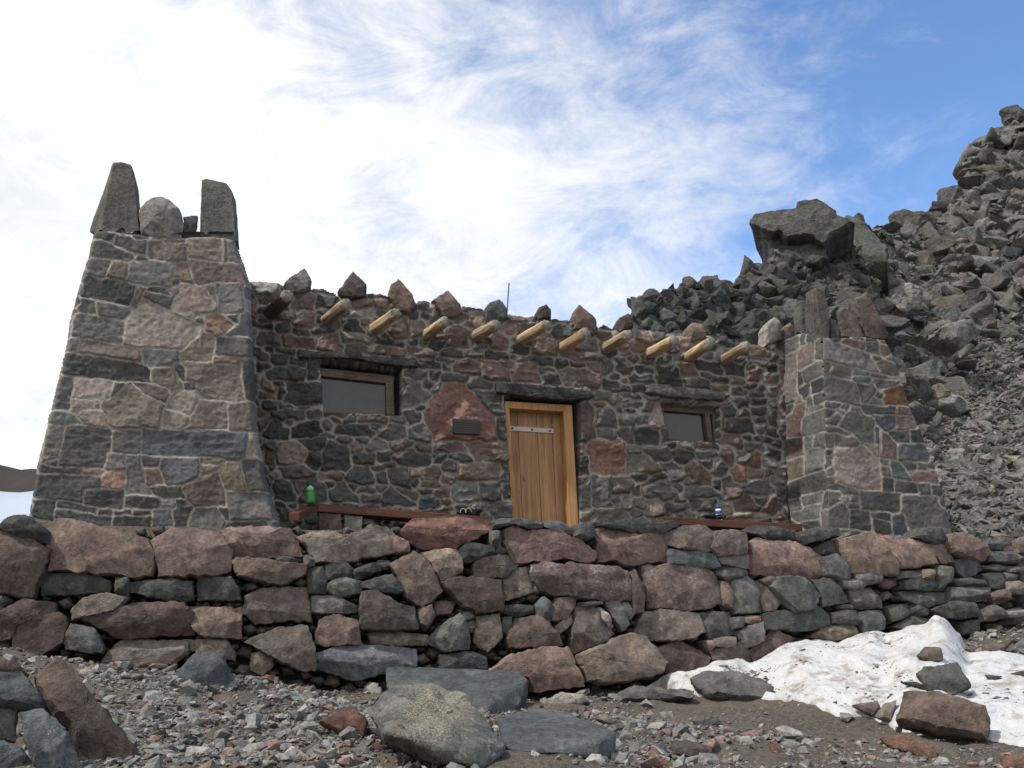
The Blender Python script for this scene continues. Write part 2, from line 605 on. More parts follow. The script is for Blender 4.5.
# loose rocks: tile, colour, label, corners
ROCKS = '''E1|b|blue grey slab on gravel at the foot of the wall under the left tower|740,370 840,258 960,290 1020,420 950,445 760,410
E1|n|long dark red slab leaning at the left edge, pointed top upward|140,370 235,290 290,330 420,490 520,620 590,690 570,790 350,790 290,600 210,520
E1|b|grey boulder on top of the pile left of the red leaning slab|-60,355 90,360 210,490 190,525 90,510 -60,480
E1|g|small dark block under the topmost grey boulder of the left pile|-40,500 75,510 70,650 -40,650
E1|L|grey boulder with pale lichen speckles wedged against the red leaning slab|85,530 190,515 290,610 360,790 160,790 120,690
E1|b|blue grey boulder in the bottom left corner of the rock pile|-60,630 90,680 175,790 -60,790
E1|k|small black stone in front of the speckled boulder in the left pile|150,690 230,685 250,780 170,780
E1|n|dark red stone behind the left rock pile, below the boulders of the wall|-40,310 70,310 125,370 -40,370
E1|w|small pale stone beside the point of the red leaning slab|325,345 395,345 410,385 360,405
E1|w|pale flat stone on gravel in front of the blue grey slab|760,420 810,385 850,425 820,460
E2|R|jagged rusty red rock left of the lichen covered boulder|510,570 610,510 660,510 715,570 705,640 640,650 560,600
E2|r|brown angular stone in front of the jagged rusty red rock|425,700 500,650 545,690 470,725
E2|R|small rusty red stone under the left end of the lichen boulder|730,665 800,670 780,715 740,700
E2|w|pale broken stone between the rusty rock and the lichen boulder|650,700 700,665 740,710 680,730
E2|m|pinkish flat stone behind the jagged rusty red rock|605,490 650,460 690,495 650,505
E2|g|grey angular stone at the bottom edge left of the brown stone|110,740 170,715 190,768 120,775
E2|w|pale stone half buried in gravel left of the brown stone|345,610 375,598 405,610 400,645 350,650
E2|w|white flat stone at the bottom edge below the brown stone|420,745 470,732 550,738 555,775 420,775
E3|w|pale crumbled rock on the soil right of the dark flat slabs|600,490 680,445 790,455 815,485 700,512
E3|k|small dark splinter of rock beside the pale crumbled rock|710,545 720,500 760,520 760,560
E3|M|pinkish flat stone on gravel right of the wedge ended slab|835,560 870,535 955,575 930,600
E3|g|smooth grey stone in front of the big brown boulder|925,450 1000,415 1060,425 1070,485 930,480
E4|g|flat grey slab half buried beside the snow, below the brown boulder|75,455 130,418 400,440 400,465 230,485 80,485
E4|w|small white stone on the brown soil below the flat grey slab|250,530 310,525 320,560 270,565
E4|b|narrow blue grey stone on the gravel below the dark slab in snow|395,570 500,550 530,590 420,600
E4|k|dark arched stone sticking out of the gravel|515,655 560,615 650,600 685,650 640,655
E4|m|purplish flat stone in the gravel at the bottom edge|300,650 370,650 480,680 470,750 310,715
E4|R|rusty stone cut by the bottom edge, beside the purplish flat stone|220,745 280,722 340,780 225,785
E4|m|flat reddish stone right of the wedge ended slab|70,620 200,600 210,660 100,680
E4|b|small blue grey stone left of the purplish flat stone|225,680 270,655 290,700 250,725
E4|w|pale stone leaning under the dark arched stone|590,632 640,632 660,665 600,680
E4|R|small rusty stone on gravel right of the dark arched stone|720,670 770,665 785,710 740,720
E4|w|pale broken slab on gravel right of the small rusty stone|765,660 800,645 865,665 850,695 790,695
E5|w|pale small stone leaning on the long red boulder in the snow|575,600 640,575 670,635 600,642
E5|R|flat rusty red rock in the soil below the long red boulder|410,640 500,625 640,680 660,735 560,722 460,690
E5|R|rusty red rock in the bottom right corner|920,720 1060,700 1070,790 930,790'''
SNOW_ROCKS = '''E4|g|dark grey slab lying on the edge of the snow below the wall|380,390 430,360 560,352 700,395 745,425 720,485 600,490 450,465
E5|g|squarish dark grey boulder standing in the snow behind the long red boulder|565,370 590,340 740,318 800,410 720,455 620,440
E5|r|long reddish boulder lying across the lower edge of the snow|475,560 510,445 640,440 860,510 885,570 860,645 690,625
E5|t|small tan boulder in the snow below the end of the stone wall|565,290 600,250 670,255 680,300 640,315
E5|m|grey stone at the snow edge left of the long reddish boulder|290,500 400,480 410,510 380,550
E5|M|pale pinkish stone touching the left end of the long reddish boulder|385,550 430,490 480,480 460,570
E5|k|thin dark stone poking from the snow left of the squarish grey boulder|495,400 560,400 610,420 600,435
E5|k|thin dark stone in the snow right of the squarish grey boulder|855,370 930,375 900,396 870,390
E5|k|dark stone in the snow at the right edge of the picture|945,370 1024,352 1050,362 1040,382
E5|t|brown flat rock above the snow at the right end of the wall|770,265 860,245 980,215 930,275 820,290
E5|g|grey flat rock at the right edge above the snow|930,275 1024,215 1080,225 1080,300 960,300'''
def rays(px, py):
    px = np.asarray(px, float); py = np.asarray(py, float)
    d = np.stack([(px - 512) / F_PX, -(py - 384) / F_PX, -np.ones_like(px)], -1)
    return d @ CAM.T
def project(P):
    q = (np.asarray(P, float) - EYE) @ CAM
    return 512 + F_PX * q[..., 0] / -q[..., 2], 384 - F_PX * q[..., 1] / -q[..., 2]
def at(px, py, depth):
    d = rays(px, py); return EYE + d * (np.asarray(depth) / d[..., 1])[..., None]
class Plane:
    def __init__(s, p, n):
        s.p = np.array(p, float); s.n = np.array(n, float); s.n /= np.linalg.norm(s.n)
        if s.n @ (EYE - s.p) < 0: s.n = -s.n
    def hit(s, px, py):
        d = rays(px, py); return EYE + d * (((s.p - EYE) @ s.n) / (d @ s.n))[..., None]
    def shift(s, w): return Plane(s.p + s.n * w, s.n)
def yaw_plane(x, y, deg, lean=0.0, z=2.4):
    a = R(deg); n = np.array([math.sin(a), -math.cos(a), 0.0]) * math.cos(R(lean)); n[2] = math.sin(R(lean))
    return Plane((x, y, z), n)
P_WALL = yaw_plane(3.4, 12.60, 13, 1.0)
P_LT = yaw_plane(-2.55, 10.1, 13, 5)
P_RT = yaw_plane(3.6, 11.6, 13, 1.5)
P_DRY = yaw_plane(-4.2, 9.1, 14.7, 6, 1.6)
D_ALONG = np.array([math.cos(R(13)), math.sin(R(13)), 0.0])
D_BACK = np.array([-math.sin(R(13)), math.cos(R(13)), 0.0])
c_top = P_RT.hit(823, 338); c_bot = P_RT.hit(830, 545)
P_RI = Plane(c_bot, np.cross(c_top - c_bot, D_BACK))

# ------------------------------------------------------------------ numpy noise
def _hash(i, j, k, s):
    h = (i.astype(np.int64) * 374761393 + j.astype(np.int64) * 668265263 + k.astype(np.int64) * 2147483647 + s * 1274126177) & 0xffffffff
    h = ((h ^ (h >> 13)) * 1274126177) & 0xffffffff
    return ((h ^ (h >> 16)) & 0xffff) / 32767.5 - 1.0
def noise(P, s=0):
    P = np.asarray(P, float)
    if P.shape[-1] == 2: P = np.concatenate([P, np.zeros(P.shape[:-1] + (1,))], -1)
    f = np.floor(P); t = P - f; t = t * t * (3 - 2 * t); f = f.astype(np.int64)
    out = 0
    for a in (0, 1):
        wa = t[..., 0] if a else 1 - t[..., 0]
        for b in (0, 1):
            wb = t[..., 1] if b else 1 - t[..., 1]
            for c in (0, 1):
                wc = t[..., 2] if c else 1 - t[..., 2]
                out = out + wa * wb * wc * _hash(f[..., 0] + a, f[..., 1] + b, f[..., 2] + c, s)
    return out
def fbm(P, s=0, o=3):
    r = 0; a = 1.0; P = np.asarray(P, float)
    for k in range(o):
        r = r + a * noise(P * 2 ** k + 17.3 * k, s + k); a *= .5
    return r

# ------------------------------------------------------------------ objects
ORG = {}
def setp(o, label=None, cat=None, group=None, kind=None):
    if label: o['label'] = label
    if cat: o['category'] = cat
    if cat and not kind: kind = 'thing'
    if group: o['group'] = group
    if kind: o['kind'] = kind
    return o
def mk(name, V, F, mats, parent=None, origin=None, attrs=None, smooth=True, fmat=None, sharp=None):
    V = np.asarray(V, float)
    if origin is None:
        origin = V.mean(0); origin[2] = V[:, 2].min()
    origin = np.array(origin, float)
    me = bpy.data.meshes.new(name)
    W = V - origin
    if isinstance(F, np.ndarray):
        k = F.shape[1]; me.vertices.add(len(W)); me.vertices.foreach_set('co', W.astype(np.float32).ravel())
        me.loops.add(F.size); me.loops.foreach_set('vertex_index', F.astype(np.int32).ravel())
        me.polygons.add(len(F)); me.polygons.foreach_set('loop_start', np.arange(0, F.size, k, dtype=np.int32)); me.update(calc_edges=True)
    else: me.from_pydata(W.tolist(), [], F)
    for m in (mats if isinstance(mats, (list, tuple)) else [mats]): me.materials.append(m)
    if fmat is not None: me.polygons.foreach_set('material_index', np.asarray(fmat, np.int32))
    me.polygons.foreach_set('use_smooth', np.full(len(me.polygons), bool(smooth)))
    for k, v in (attrs or {}).items():
        v = np.asarray(v, np.float32)
        if v.ndim == 2:
            a = me.attributes.new(k, 'FLOAT_COLOR', 'POINT')
            if v.shape[1] == 3: v = np.concatenate([v, np.ones((len(v), 1), np.float32)], 1)
            a.data.foreach_set('color', v.ravel())
        else:
            me.attributes.new(k, 'FLOAT', 'POINT').data.foreach_set('value', v)
    me.update()
    if sharp: me.set_sharp_from_angle(angle=R(sharp))
    o = bpy.data.objects.new(name, me); COL.objects.link(o)
    ORG[o.name] = origin
    if parent is not None:
        o.parent = parent; o.location = origin - ORG[parent.name]
    else: o.location = origin
    return o
def empty(name, loc):
    o = bpy.data.objects.new(name, None); COL.objects.link(o); o.location = loc; ORG[o.name] = np.array(loc, float)
    o.empty_display_size = .2
    return o
def boxP(o, u, v, w):
    """box: corner o and three edge vectors"""
    o = np.array(o, float); V = [o + a * u + b * v + c * w for a in (0, 1) for b in (0, 1) for c in (0, 1)]
    F = [[0, 1, 3, 2], [4, 6, 7, 5], [0, 4, 5, 1], [2, 3, 7, 6], [0, 2, 6, 4], [1, 5, 7, 3]]
    return V, F
def join(parts):
    V = []; F = []
    for v, f in parts:
        n = len(V); V += [np.asarray(p, float) for p in v]; F += [[i + n for i in q] for q in f]
    return np.array(V), F
def bevelled(V, F, off, seg=2):
    bm = bmesh.new(); vs = [bm.verts.new(Vector(v)) for v in V]
    for f in F:
        try: bm.faces.new([vs[i] for i in f])
        except ValueError: pass
    bmesh.ops.recalc_face_normals(bm, faces=bm.faces)
    bmesh.ops.bevel(bm, geom=list(bm.edges), offset=off, segments=seg, affect='EDGES', profile=.6)
    bm.verts.index_update()
    r = np.array([v.co for v in bm.verts]), [[v.index for v in f.verts] for f in bm.faces]
    bm.free(); return r

# ------------------------------------------------------------------ materials
def nt(mat):
    mat.use_nodes = True; n = mat.node_tree; n.nodes.clear(); return n
class G:
    def __init__(s, tree): s.t = tree
    def n(s, typ, **kw):
        x = s.t.nodes.new(typ)
        for k, v in kw.items():
            if k.startswith('i_'):
                key = k[2:].replace('_', ' ')
                x.inputs[int(key) if key.isdigit() else key].default_value = v
            else: setattr(x, k, v)
        return x
    def l(s, a, b): s.t.links.new(a, b)
    def noise(s, vec, scale, detail=4, rough=.55, dist=0):
        x = s.n('ShaderNodeTexNoise', i_Scale=scale, i_Detail=detail, i_Roughness=rough, i_Distortion=dist); s.l(vec, x.inputs['Vector']); return x.outputs['Fac']
    def ramp(s, fac, lo, hi, a=0.0, b=1.0):
        x = s.n('ShaderNodeMapRange', interpolation_type='SMOOTHSTEP'); s.l(fac, x.inputs[0])
        x.inputs[1].default_value = lo; x.inputs[2].default_value = hi; x.inputs[3].default_value = a; x.inputs[4].default_value = b; return x.outputs[0]
    def math(s, op, a, b=None):
        x = s.n('ShaderNodeMath', operation=op)
        for i, v in enumerate((a, b)):
            if v is None: continue
            if isinstance(v, (int, float)): x.inputs[i].default_value = v
            else: s.l(v, x.inputs[i])
        return x.outputs[0]
    def mix(s, fac, a, b, mode='MIX'):
        x = s.n('ShaderNodeMix', data_type='RGBA', blend_type=mode)
        for i, v in ((0, fac), (6, a), (7, b)):
            if isinstance(v, (int, float)): x.inputs[i].default_value = v
            elif isinstance(v, tuple): x.inputs[i].default_value = v + (1,) if len(v) == 3 else v
            else: s.l(v, x.inputs[i])
        return x.outputs[2]
    def attr(s, name, out='Color'): return s.n('ShaderNodeAttribute', attribute_name=name).outputs[out]
    def scale(s, vec, xyz):
        x = s.n('ShaderNodeMapping'); x.inputs['Scale'].default_value = xyz; s.l(vec, x.inputs['Vector']); return x.outputs[0]
    def finish(s, col, rough=.85, height=None, strength=.6, dist=.02, spec=.3):
        b = s.n('ShaderNodeBsdfPrincipled')
        if isinstance(col, tuple): b.inputs['Base Color'].default_value = col + (1,)
        else: s.l(col, b.inputs['Base Color'])
        if isinstance(rough, (int, float)): b.inputs['Roughness'].default_value = rough
        else: s.l(rough, b.inputs['Roughness'])
        b.inputs['Specular IOR Level'].default_value = spec
        if height is not None:
            u = s.n('ShaderNodeBump', i_Strength=strength, i_Distance=dist); s.l(height, u.inputs['Height']); s.l(u.outputs[0], b.inputs['Normal'])
        o = s.n('ShaderNodeOutputMaterial'); s.l(b.outputs[0], o.inputs[0]); return b
def rock_mat(name, sc=1.0, bump=.03, strength=.7, masonry=False, spots=.5, var=1.0):
    m = bpy.data.materials.new(name); g = G(nt(m)); v = g.n('ShaderNodeTexCoord').outputs['Object']
    col = g.attr('col')
    n1 = g.noise(v, 3.2 * sc, 6, .6, .5); n2 = g.noise(v, 17 * sc, 6, .7, .3); n3 = g.noise(v, 95 * sc, 4, .7)
    lo = lambda x: tuple(1 - (1 - q) * var for q in x)
    c = g.mix(1.0, col, g.mix(g.ramp(n1, .3, .7), lo((.68, .69, .71)), lo((1.3, 1.28, 1.24))), 'MULTIPLY')
    c = g.mix(1.0, c, g.mix(g.ramp(n2, .32, .68), lo((.66, .66, .66)), lo((1.34, 1.33, 1.31))), 'MULTIPLY')
    c = g.mix(g.math('MULTIPLY', g.ramp(n3, .58, .70), spots), c, (.27, .26, .23))       # crystals and lichen specks
    c = g.mix(g.ramp(g.noise(v, 70 * sc, 3, .6), .62, .70, 0, .5 * var), c, (.025, .025, .025))   # pits
    rust = g.ramp(g.noise(v, 1.7 * sc, 4, .6, 1.0), .62, .82, 0, .25)
    c = g.mix(rust, c, (.17, .11, .07))
    wm = g.math('MULTIPLY', g.ramp(g.noise(v, 3.4 * sc, 4, .6, .6), .46, .62), g.ramp(g.noise(v, 38 * sc, 6, .78), .45, .6))
    c = g.mix(g.math('MULTIPLY', g.attr('wht', 'Fac'), wm), c, (.40, .385, .36))
    ym = g.math('MULTIPLY', g.ramp(g.noise(v, 5, 4, .6), .3, .5), g.ramp(g.noise(v, 75 * sc, 5, .75), .44, .56))
    c = g.mix(g.math('MULTIPLY', g.attr('yel', 'Fac'), ym), c, (.42, .375, .25))
    rd = g.n('ShaderNodeTexNoise', noise_type='RIDGED_MULTIFRACTAL', i_Scale=5.5 * sc, i_Detail=6, i_Roughness=.6, i_Distortion=.4); g.l(v, rd.inputs['Vector'])
    h = g.math('ADD', g.math('MULTIPLY', n1, .7), g.math('ADD', g.math('MULTIPLY', n2, .75), g.math('ADD', g.math('MULTIPLY', n3, .2), g.math('MULTIPLY', rd.outputs['Fac'], .22))))
    rough = .82
    if masonry:
        mo = g.attr('mort', 'Fac')
        k = g.noise(v, 60, 4, .6); k2 = g.noise(v, 5, 3, .6)
        mc = g.mix(k, (.27, .255, .23), (.46, .435, .40))
        mc = g.mix(g.ramp(k2, .35, .7), mc, g.mix(1.0, mc, (.68, .66, .64), 'MULTIPLY'))
        mo = g.math('MULTIPLY', mo, g.ramp(g.noise(v, 9, 5, .7, .6), .30, .52, .45, 1.0)); c = g.mix(mo, c, mc)
    g.finish(c, rough, h, strength, bump); return m
def plain_mat(name, col, rough=.6, var=.2, sc=20, bump=.0, metal=0.0, spec=.4):
    m = bpy.data.materials.new(name); g = G(nt(m)); v = g.n('ShaderNodeTexCoord').outputs['Object']
    n = g.noise(v, sc, 4, .6)
    c = g.mix(n, tuple(x * (1 - var) for x in col), tuple(x * (1 + var) for x in col))
    b = g.finish(c, rough, n if bump else None, .5, bump or .01, spec); b.inputs['Metallic'].default_value = metal
    return m
def wood_mat(name, lo, hi, grain=(26, 26, 1.6), crack=.5, grey=0.0, rough=.6):
    m = bpy.data.materials.new(name); g = G(nt(m)); v = g.n('ShaderNodeTexCoord').outputs['Object']
    s = g.scale(v, grain); n1 = g.noise(s, 1.0, 6, .62, 1.1); n2 = g.noise(s, 4.5, 3, .6, .3); n3 = g.noise(v, 2.2, 4, .6)
    c = g.mix(g.ramp(n1, .32, .68), lo, hi)
    c = g.mix(1.0, c, g.mix(n3, (.72, .70, .68), (1.25, 1.25, 1.25)), 'MULTIPLY')
    c = g.mix(g.ramp(n2, .58, .72, 0, crack), c, tuple(x * .28 for x in lo))
    kn = g.ramp(g.noise(g.scale(v, (8, 8, 3.5)), 1.0, 2, .5), .70, .78, 0, .8)
    c = g.mix(kn, c, tuple(x * .35 for x in lo))
    if grey: c = g.mix(g.ramp(n3, .35, .65, 0, grey), c, (.2, .185, .165))
    g.finish(c, rough, g.math('SUBTRACT', n1, n2), .5, .006); return m
M_MAS = rock_mat('masonry_stone', 1.0, .014, .7, True, .3, .7)
M_ROCK = rock_mat('rock', 1.0, .045, .9)
M_SCREE = rock_mat('scree_rock', .6, .12, 1.0, False, .3)
M_GRAV = rock_mat('gravel_stone', 3.0, .006, .5)
M_DOOR = wood_mat('pine_door', (.28, .155, .074), (.46, .275, .138), (15, 15, .9), .45, .12)
M_FRAME = wood_mat('pine_frame', (.34, .178, .074), (.50, .285, .13), (24, 24, 1.5), .4)
M_LOG = wood_mat('peeled_log', (.30, .18, .08), (.66, .49, .28), (15, 15, 1.1), 1.0, .6, .75)
M_LOG2 = wood_mat('greyed_log', (.20, .13, .07), (.48, .37, .23), (12, 12, 1.4), 1.0, .9, .8)
M_LOGEND = wood_mat('log_end', (.14, .12, .10), (.33, .29, .24), (14, 14, 14), .8, .5)
M_OLDWOOD = wood_mat('weathered_wood', (.075, .055, .042), (.16, .125, .10), (4, 26, 26), .9, .3, .8)
M_BENCH = wood_mat('brown_plank', (.075, .03, .018), (.125, .055, .033), (1.2, 14, 14), .4, 0, .5)
M_GLASS = plain_mat('window_glass', (.036, .037, .04), .10, .5, 9, .0015, 0, .6)
M_STRAP = plain_mat('strap_metal', (.46, .44, .38), .5, .15, 30, 0, .2)
M_DARK = plain_mat('dark_metal', (.05, .045, .042), .5, .3, 40, .002, .5)
M_BRONZE = plain_mat('plaque_metal', (.045, .042, .042), .5, .3, 60, .001, .6)
M_BLACK = plain_mat('black_fabric', (.012, .012, .015), .9, .4, 60, .004)
M_NAVY = plain_mat('navy_fabric', (.015, .018, .035), .9, .4, 60, .004)
M_GREEN = plain_mat('green_plastic', (.045, .22, .05), .3, .15, 10)
M_GREEN_L = plain_mat('pale_green_plastic', (.22, .55, .28), .25, .1, 10)
M_WHITE = plain_mat('white_plastic', (.75, .77, .78), .4, .05, 10)
M_BLUE = plain_mat('blue_plastic', (.03, .09, .42), .35, .1, 10)

# ------------------------------------------------------------------ stone colours
PAL = {'k': (.062, .063, .063), 'g': (.104, .104, .101), 'b': (.088, .096, .103), 'r': (.150, .110, .094), 'm': (.120, .098, .088),
       'M': (.192, .160, .144), 'p': (.21, .176, .155), 't': (.148, .124, .104), 'o': (.21, .14, .105), 'w': (.25, .24, .22), 'l': (.15, .138, .095),
       'R': (.145, .08, .064), 'n': (.080, .057, .050), 'O': (.165, .09, .045), 'W': (.15, .112, .10), 'S': (.14, .10, .085),
       'B': (.145, .112, .096), 'L': (.12, .125, .125), 's': (.125, .125, .12), 'd': (.075, .076, .074)}
def tint(code, r, spread=.16):
    c = np.array(PAL[code]); return np.clip(c * (1 + r.normal(0, spread)) * (1 + r.normal(0, .018, 3)), .02, .6)
def parse(block, tile):
    ox, oy, s = TILE[tile]; out = []
    for line in block.strip().splitlines():
        p = line.split(); out.append((p[0], np.array([[float(a) for a in q.split(',')] for q in p[1:]]) * s + (ox, oy)))
    return out
def area(p): x, y = p[:, 0], p[:, 1]; return .5 * abs(np.dot(x, np.roll(y, -1)) - np.dot(y, np.roll(x, -1)))
def inside(p, X, Y):
    r = np.zeros(X.shape, bool); n = len(p)
    for i in range(n):
        x0, y0 = p[i]; x1, y1 = p[(i + 1) % n]
        if y0 == y1: continue
        c = ((y0 > Y) != (y1 > Y)) & (X < (x1 - x0) * (Y - y0) / (y1 - y0) + x0); r ^= c
    return r
def stones_of(d):
    """all traced stones; where two tiles overlap and both traced a stone, only one of the pair is kept"""
    out = []
    for t, b in d.items():
        for c, p in parse(b, t):
            m = p.mean(0); dup = False
            for t2, c2, p2 in out:
                if t2 == t: continue
                m2 = p2.mean(0)
                if np.hypot(*(m - m2)) < 40 and (inside(p2, np.array([m[0]]), np.array([m[1]]))[0] or inside(p, np.array([m2[0]]), np.array([m2[1]]))[0]): dup = True; break
            if not dup: out.append((t, c, p))
    return [(c, p) for t, c, p in out]
def sdf(p, X, Y):
    d = np.full(X.shape, 1e9); n = len(p)
    for i in range(n):
        a = p[i]; e = p[(i + 1) % n] - a; L = e @ e + 1e-9
        t = np.clip(((X - a[0]) * e[0] + (Y - a[1]) * e[1]) / L, 0, 1)
        d = np.minimum(d, (X - a[0] - t * e[0]) ** 2 + (Y - a[1] - t * e[1]) ** 2)
    d = np.sqrt(d); return np.where(inside(p, X, Y), -d, d)

# ------------------------------------------------------------------ mortared masonry: one relief mesh per face
def masonry(name, stones, outline, hit, normal, mpp, parent, H=.02, mw=.9, grow=3.0, rw=2.2, warp=1.3, step=1.0, openings=(), seed=1, fillcodes='kkggm', tilt=.004, edge_drop=0, rough=.5, minfill=2.6, jag=1.0, gain=1.0, mraise=0.0, pin=0, mgain=1.0):
    r = np.random.default_rng(seed); outline = np.asarray(outline, float)
    x0, y0 = outline.min(0) - 1; x1, y1 = outline.max(0) + 1
    xs = np.arange(x0, x1 + step, step); ys = np.arange(y0, y1 + step, step)
    X, Y = np.meshgrid(xs, ys); Q = np.stack([X, Y], -1)
    Xw = X + warp * noise(Q / 9, seed) + .6 * warp * noise(Q / 3.5, seed + 1); Yw = Y + warp * noise(Q / 9, seed + 2) + .6 * warp * noise(Q / 3.5, seed + 3)
    d1 = np.full(X.shape, 99.0); d2 = d1.copy(); ID = np.zeros(X.shape, int); S = list(stones)
    def put(i, p, pad=14):
        a = int((p[:, 0].min() - pad - x0) / step); b = int((p[:, 0].max() + pad - x0) / step) + 1
        c = int((p[:, 1].min() - pad - y0) / step); e = int((p[:, 1].max() + pad - y0) / step) + 1
        a, c = max(a, 0), max(c, 0)
        if b <= a or e <= c or a >= X.shape[1] or c >= X.shape[0]: return
        w = (slice(c, e), slice(a, b)); s = sdf(p, Xw[w], Yw[w])
        u1, u2 = d1[w], d2[w]; m = s < u1
        d2[w] = np.where(m, u1, np.minimum(u2, s)); d1[w] = np.where(m, s, u1); ID[w] = np.where(m, i, ID[w])
    for i, (c, p) in enumerate(S): put(i, p)
    ok = inside(outline, X, Y)
    for thr in (7.0, 4.5, minfill):                                     # chips of stone in whatever is left between
        cand = np.argwhere(ok & (d1 > thr)); r.shuffle(cand)
        for j, k in cand[:9000]:
            if d1[j, k] < thr: continue
            rad = min(d1[j, k] * .8 + .8, 7.5); n = r.integers(4, 7); an = np.sort(r.uniform(0, 6.283, n) * .3 + np.arange(n) * 6.283 / n)
            p = np.stack([X[j, k] + rad * 1.4 * np.cos(an), Y[j, k] + rad * .8 * np.sin(an)], -1)
            S.append((fillcodes[r.integers(len(fillcodes))], p)); put(len(S) - 1, p)
    n = len(S)
    edge = (d2 - d1) * .5 - mw * (1 + .55 * noise(Q / 7, seed + 9)); edge = np.minimum(edge, grow - d1)
    colS = np.array([tint(c, r) * gain for c, p in S]); offS = r.uniform(.55, 1.25, n) * H; gx = r.normal(0, tilt, n); gy = r.normal(0, tilt, n)
    whtS = np.array([{'R': .25, 'w': .7, 'M': .4, 'p': .3, 'g': .12, 't': .2}.get(c, .05) for c, p in S])
    cen = np.array([p.mean(0) for c, p in S])
    t = np.clip(edge / rw, 0, 1); prof = np.sqrt(np.clip(1 - (1 - t) ** 2, 0, 1))
    fac = np.abs(fbm(np.stack([X / 11, Y / 8, ID * 3.7], -1), seed + 20, 4))
    tl = np.clip((X - cen[ID, 0]) * gx[ID] + (Y - cen[ID, 1]) * gy[ID], -H, H)
    h = np.where(edge > 0, prof * (offS[ID] + tl + H * rough * (.5 - fac)), 0) + .0035 * fbm(Q / 3.0, seed + 30, 2) + .004 * noise(Q / 14, seed + 33)
    mort = (1 - np.clip(edge / .7 + .25, 0, 1)) * mgain; h = h + mraise * np.clip(1 - edge / .6, 0, 1) * (d1 < 6)
    if pin:
        h = h * np.clip(-sdf(outline, X, Y) / pin, 0, 1)
    if edge_drop:
        so = -sdf(outline + 1.2 * np.stack([noise(outline / 5, 3), noise(outline / 5, 4)], -1), X, Y)
        h = h - edge_drop * (1 - np.clip(so / 7, 0, 1)) ** 2
    col = colS[ID]
    if 'O' in [c for c, p in S]: pass
    P = hit(X.ravel(), Y.ravel()).reshape(X.shape + (3,))
    keep = ok.copy()
    for op, dep in openings:
        m = inside(np.asarray(op, float), X, Y); h = np.where(m, -dep, h); col = np.where(m[..., None], np.array([.06, .06, .06]), col); mort = np.where(m, .0, mort)
    V = P + normal * h[..., None]
    idx = np.arange(X.size).reshape(X.shape)
    jm = inside(outline, X + (Xw - X) * jag, Y + (Yw - Y) * jag)
    fk = jm[:-1, :-1] & jm[1:, :-1] & jm[:-1, 1:] & jm[1:, 1:]
    Fq = np.stack([idx[:-1, :-1], idx[1:, :-1], idx[1:, 1:], idx[:-1, 1:]], -1)[fk]
    used = np.unique(Fq); remap = np.full(X.size, -1); remap[used] = np.arange(len(used))
    return mk(name, V.reshape(-1, 3)[used], remap[Fq], M_MAS, parent, None,
              {'col': col.reshape(-1, 3)[used], 'mort': mort.ravel()[used], 'wht': whtS[ID].ravel()[used], 'yel': np.zeros(len(used))})
def courses(W, Hh, seed, lo=11, hi=24):
    r = np.random.default_rng(seed); y = 0; out = []
    while y < Hh:
        ch = r.uniform(lo, hi); x = -r.uniform(0, 20)
        while x < W:
            w = r.uniform(14, 48); j = r.uniform(-2, 2, 8)
            code = 'kkkggggbmmtprM'[r.integers(14)]
            if r.random() < .25:
                out.append((code, np.array([[x, y], [x + w, y], [x + w, y + ch * .5], [x, y + ch * .5]]) + j.reshape(4, 2) * .6))
                out.append(('g', np.array([[x, y + ch * .5], [x + w, y + ch * .5], [x + w, y + ch], [x, y + ch]]) + j[::-1].reshape(4, 2) * .6))
            else: out.append((code, np.array([[x, y], [x + w, y], [x + w, y + ch], [x, y + ch]]) + j.reshape(4, 2)))
            x += w
        y += ch
    return out
def masonry_quad(name, a, b, c, d, parent, seed, **kw):
    """generated masonry on the quad a(bottom) b(bottom) c(top) d(top)"""
    a, b, c, d = [np.asarray(q, float) for q in (a, b, c, d)]
    W = np.linalg.norm(b - a) / .0115; Hh = np.linalg.norm(d - a) / .0115
    n = np.cross(b - a, d - a); n /= np.linalg.norm(n)
    def hit(x, y):
        u = (np.asarray(x) / W)[:, None]; v = (np.asarray(y) / Hh)[:, None]
        return (a * (1 - u) + b * u) * (1 - v) + (d * (1 - u) + c * u) * v
    return masonry(name, courses(W, Hh, seed), [(0, 0), (W, 0), (W, Hh), (0, Hh)], hit, n, .0115, parent, seed=seed, step=1.6, jag=0, gain=1.2, **kw)

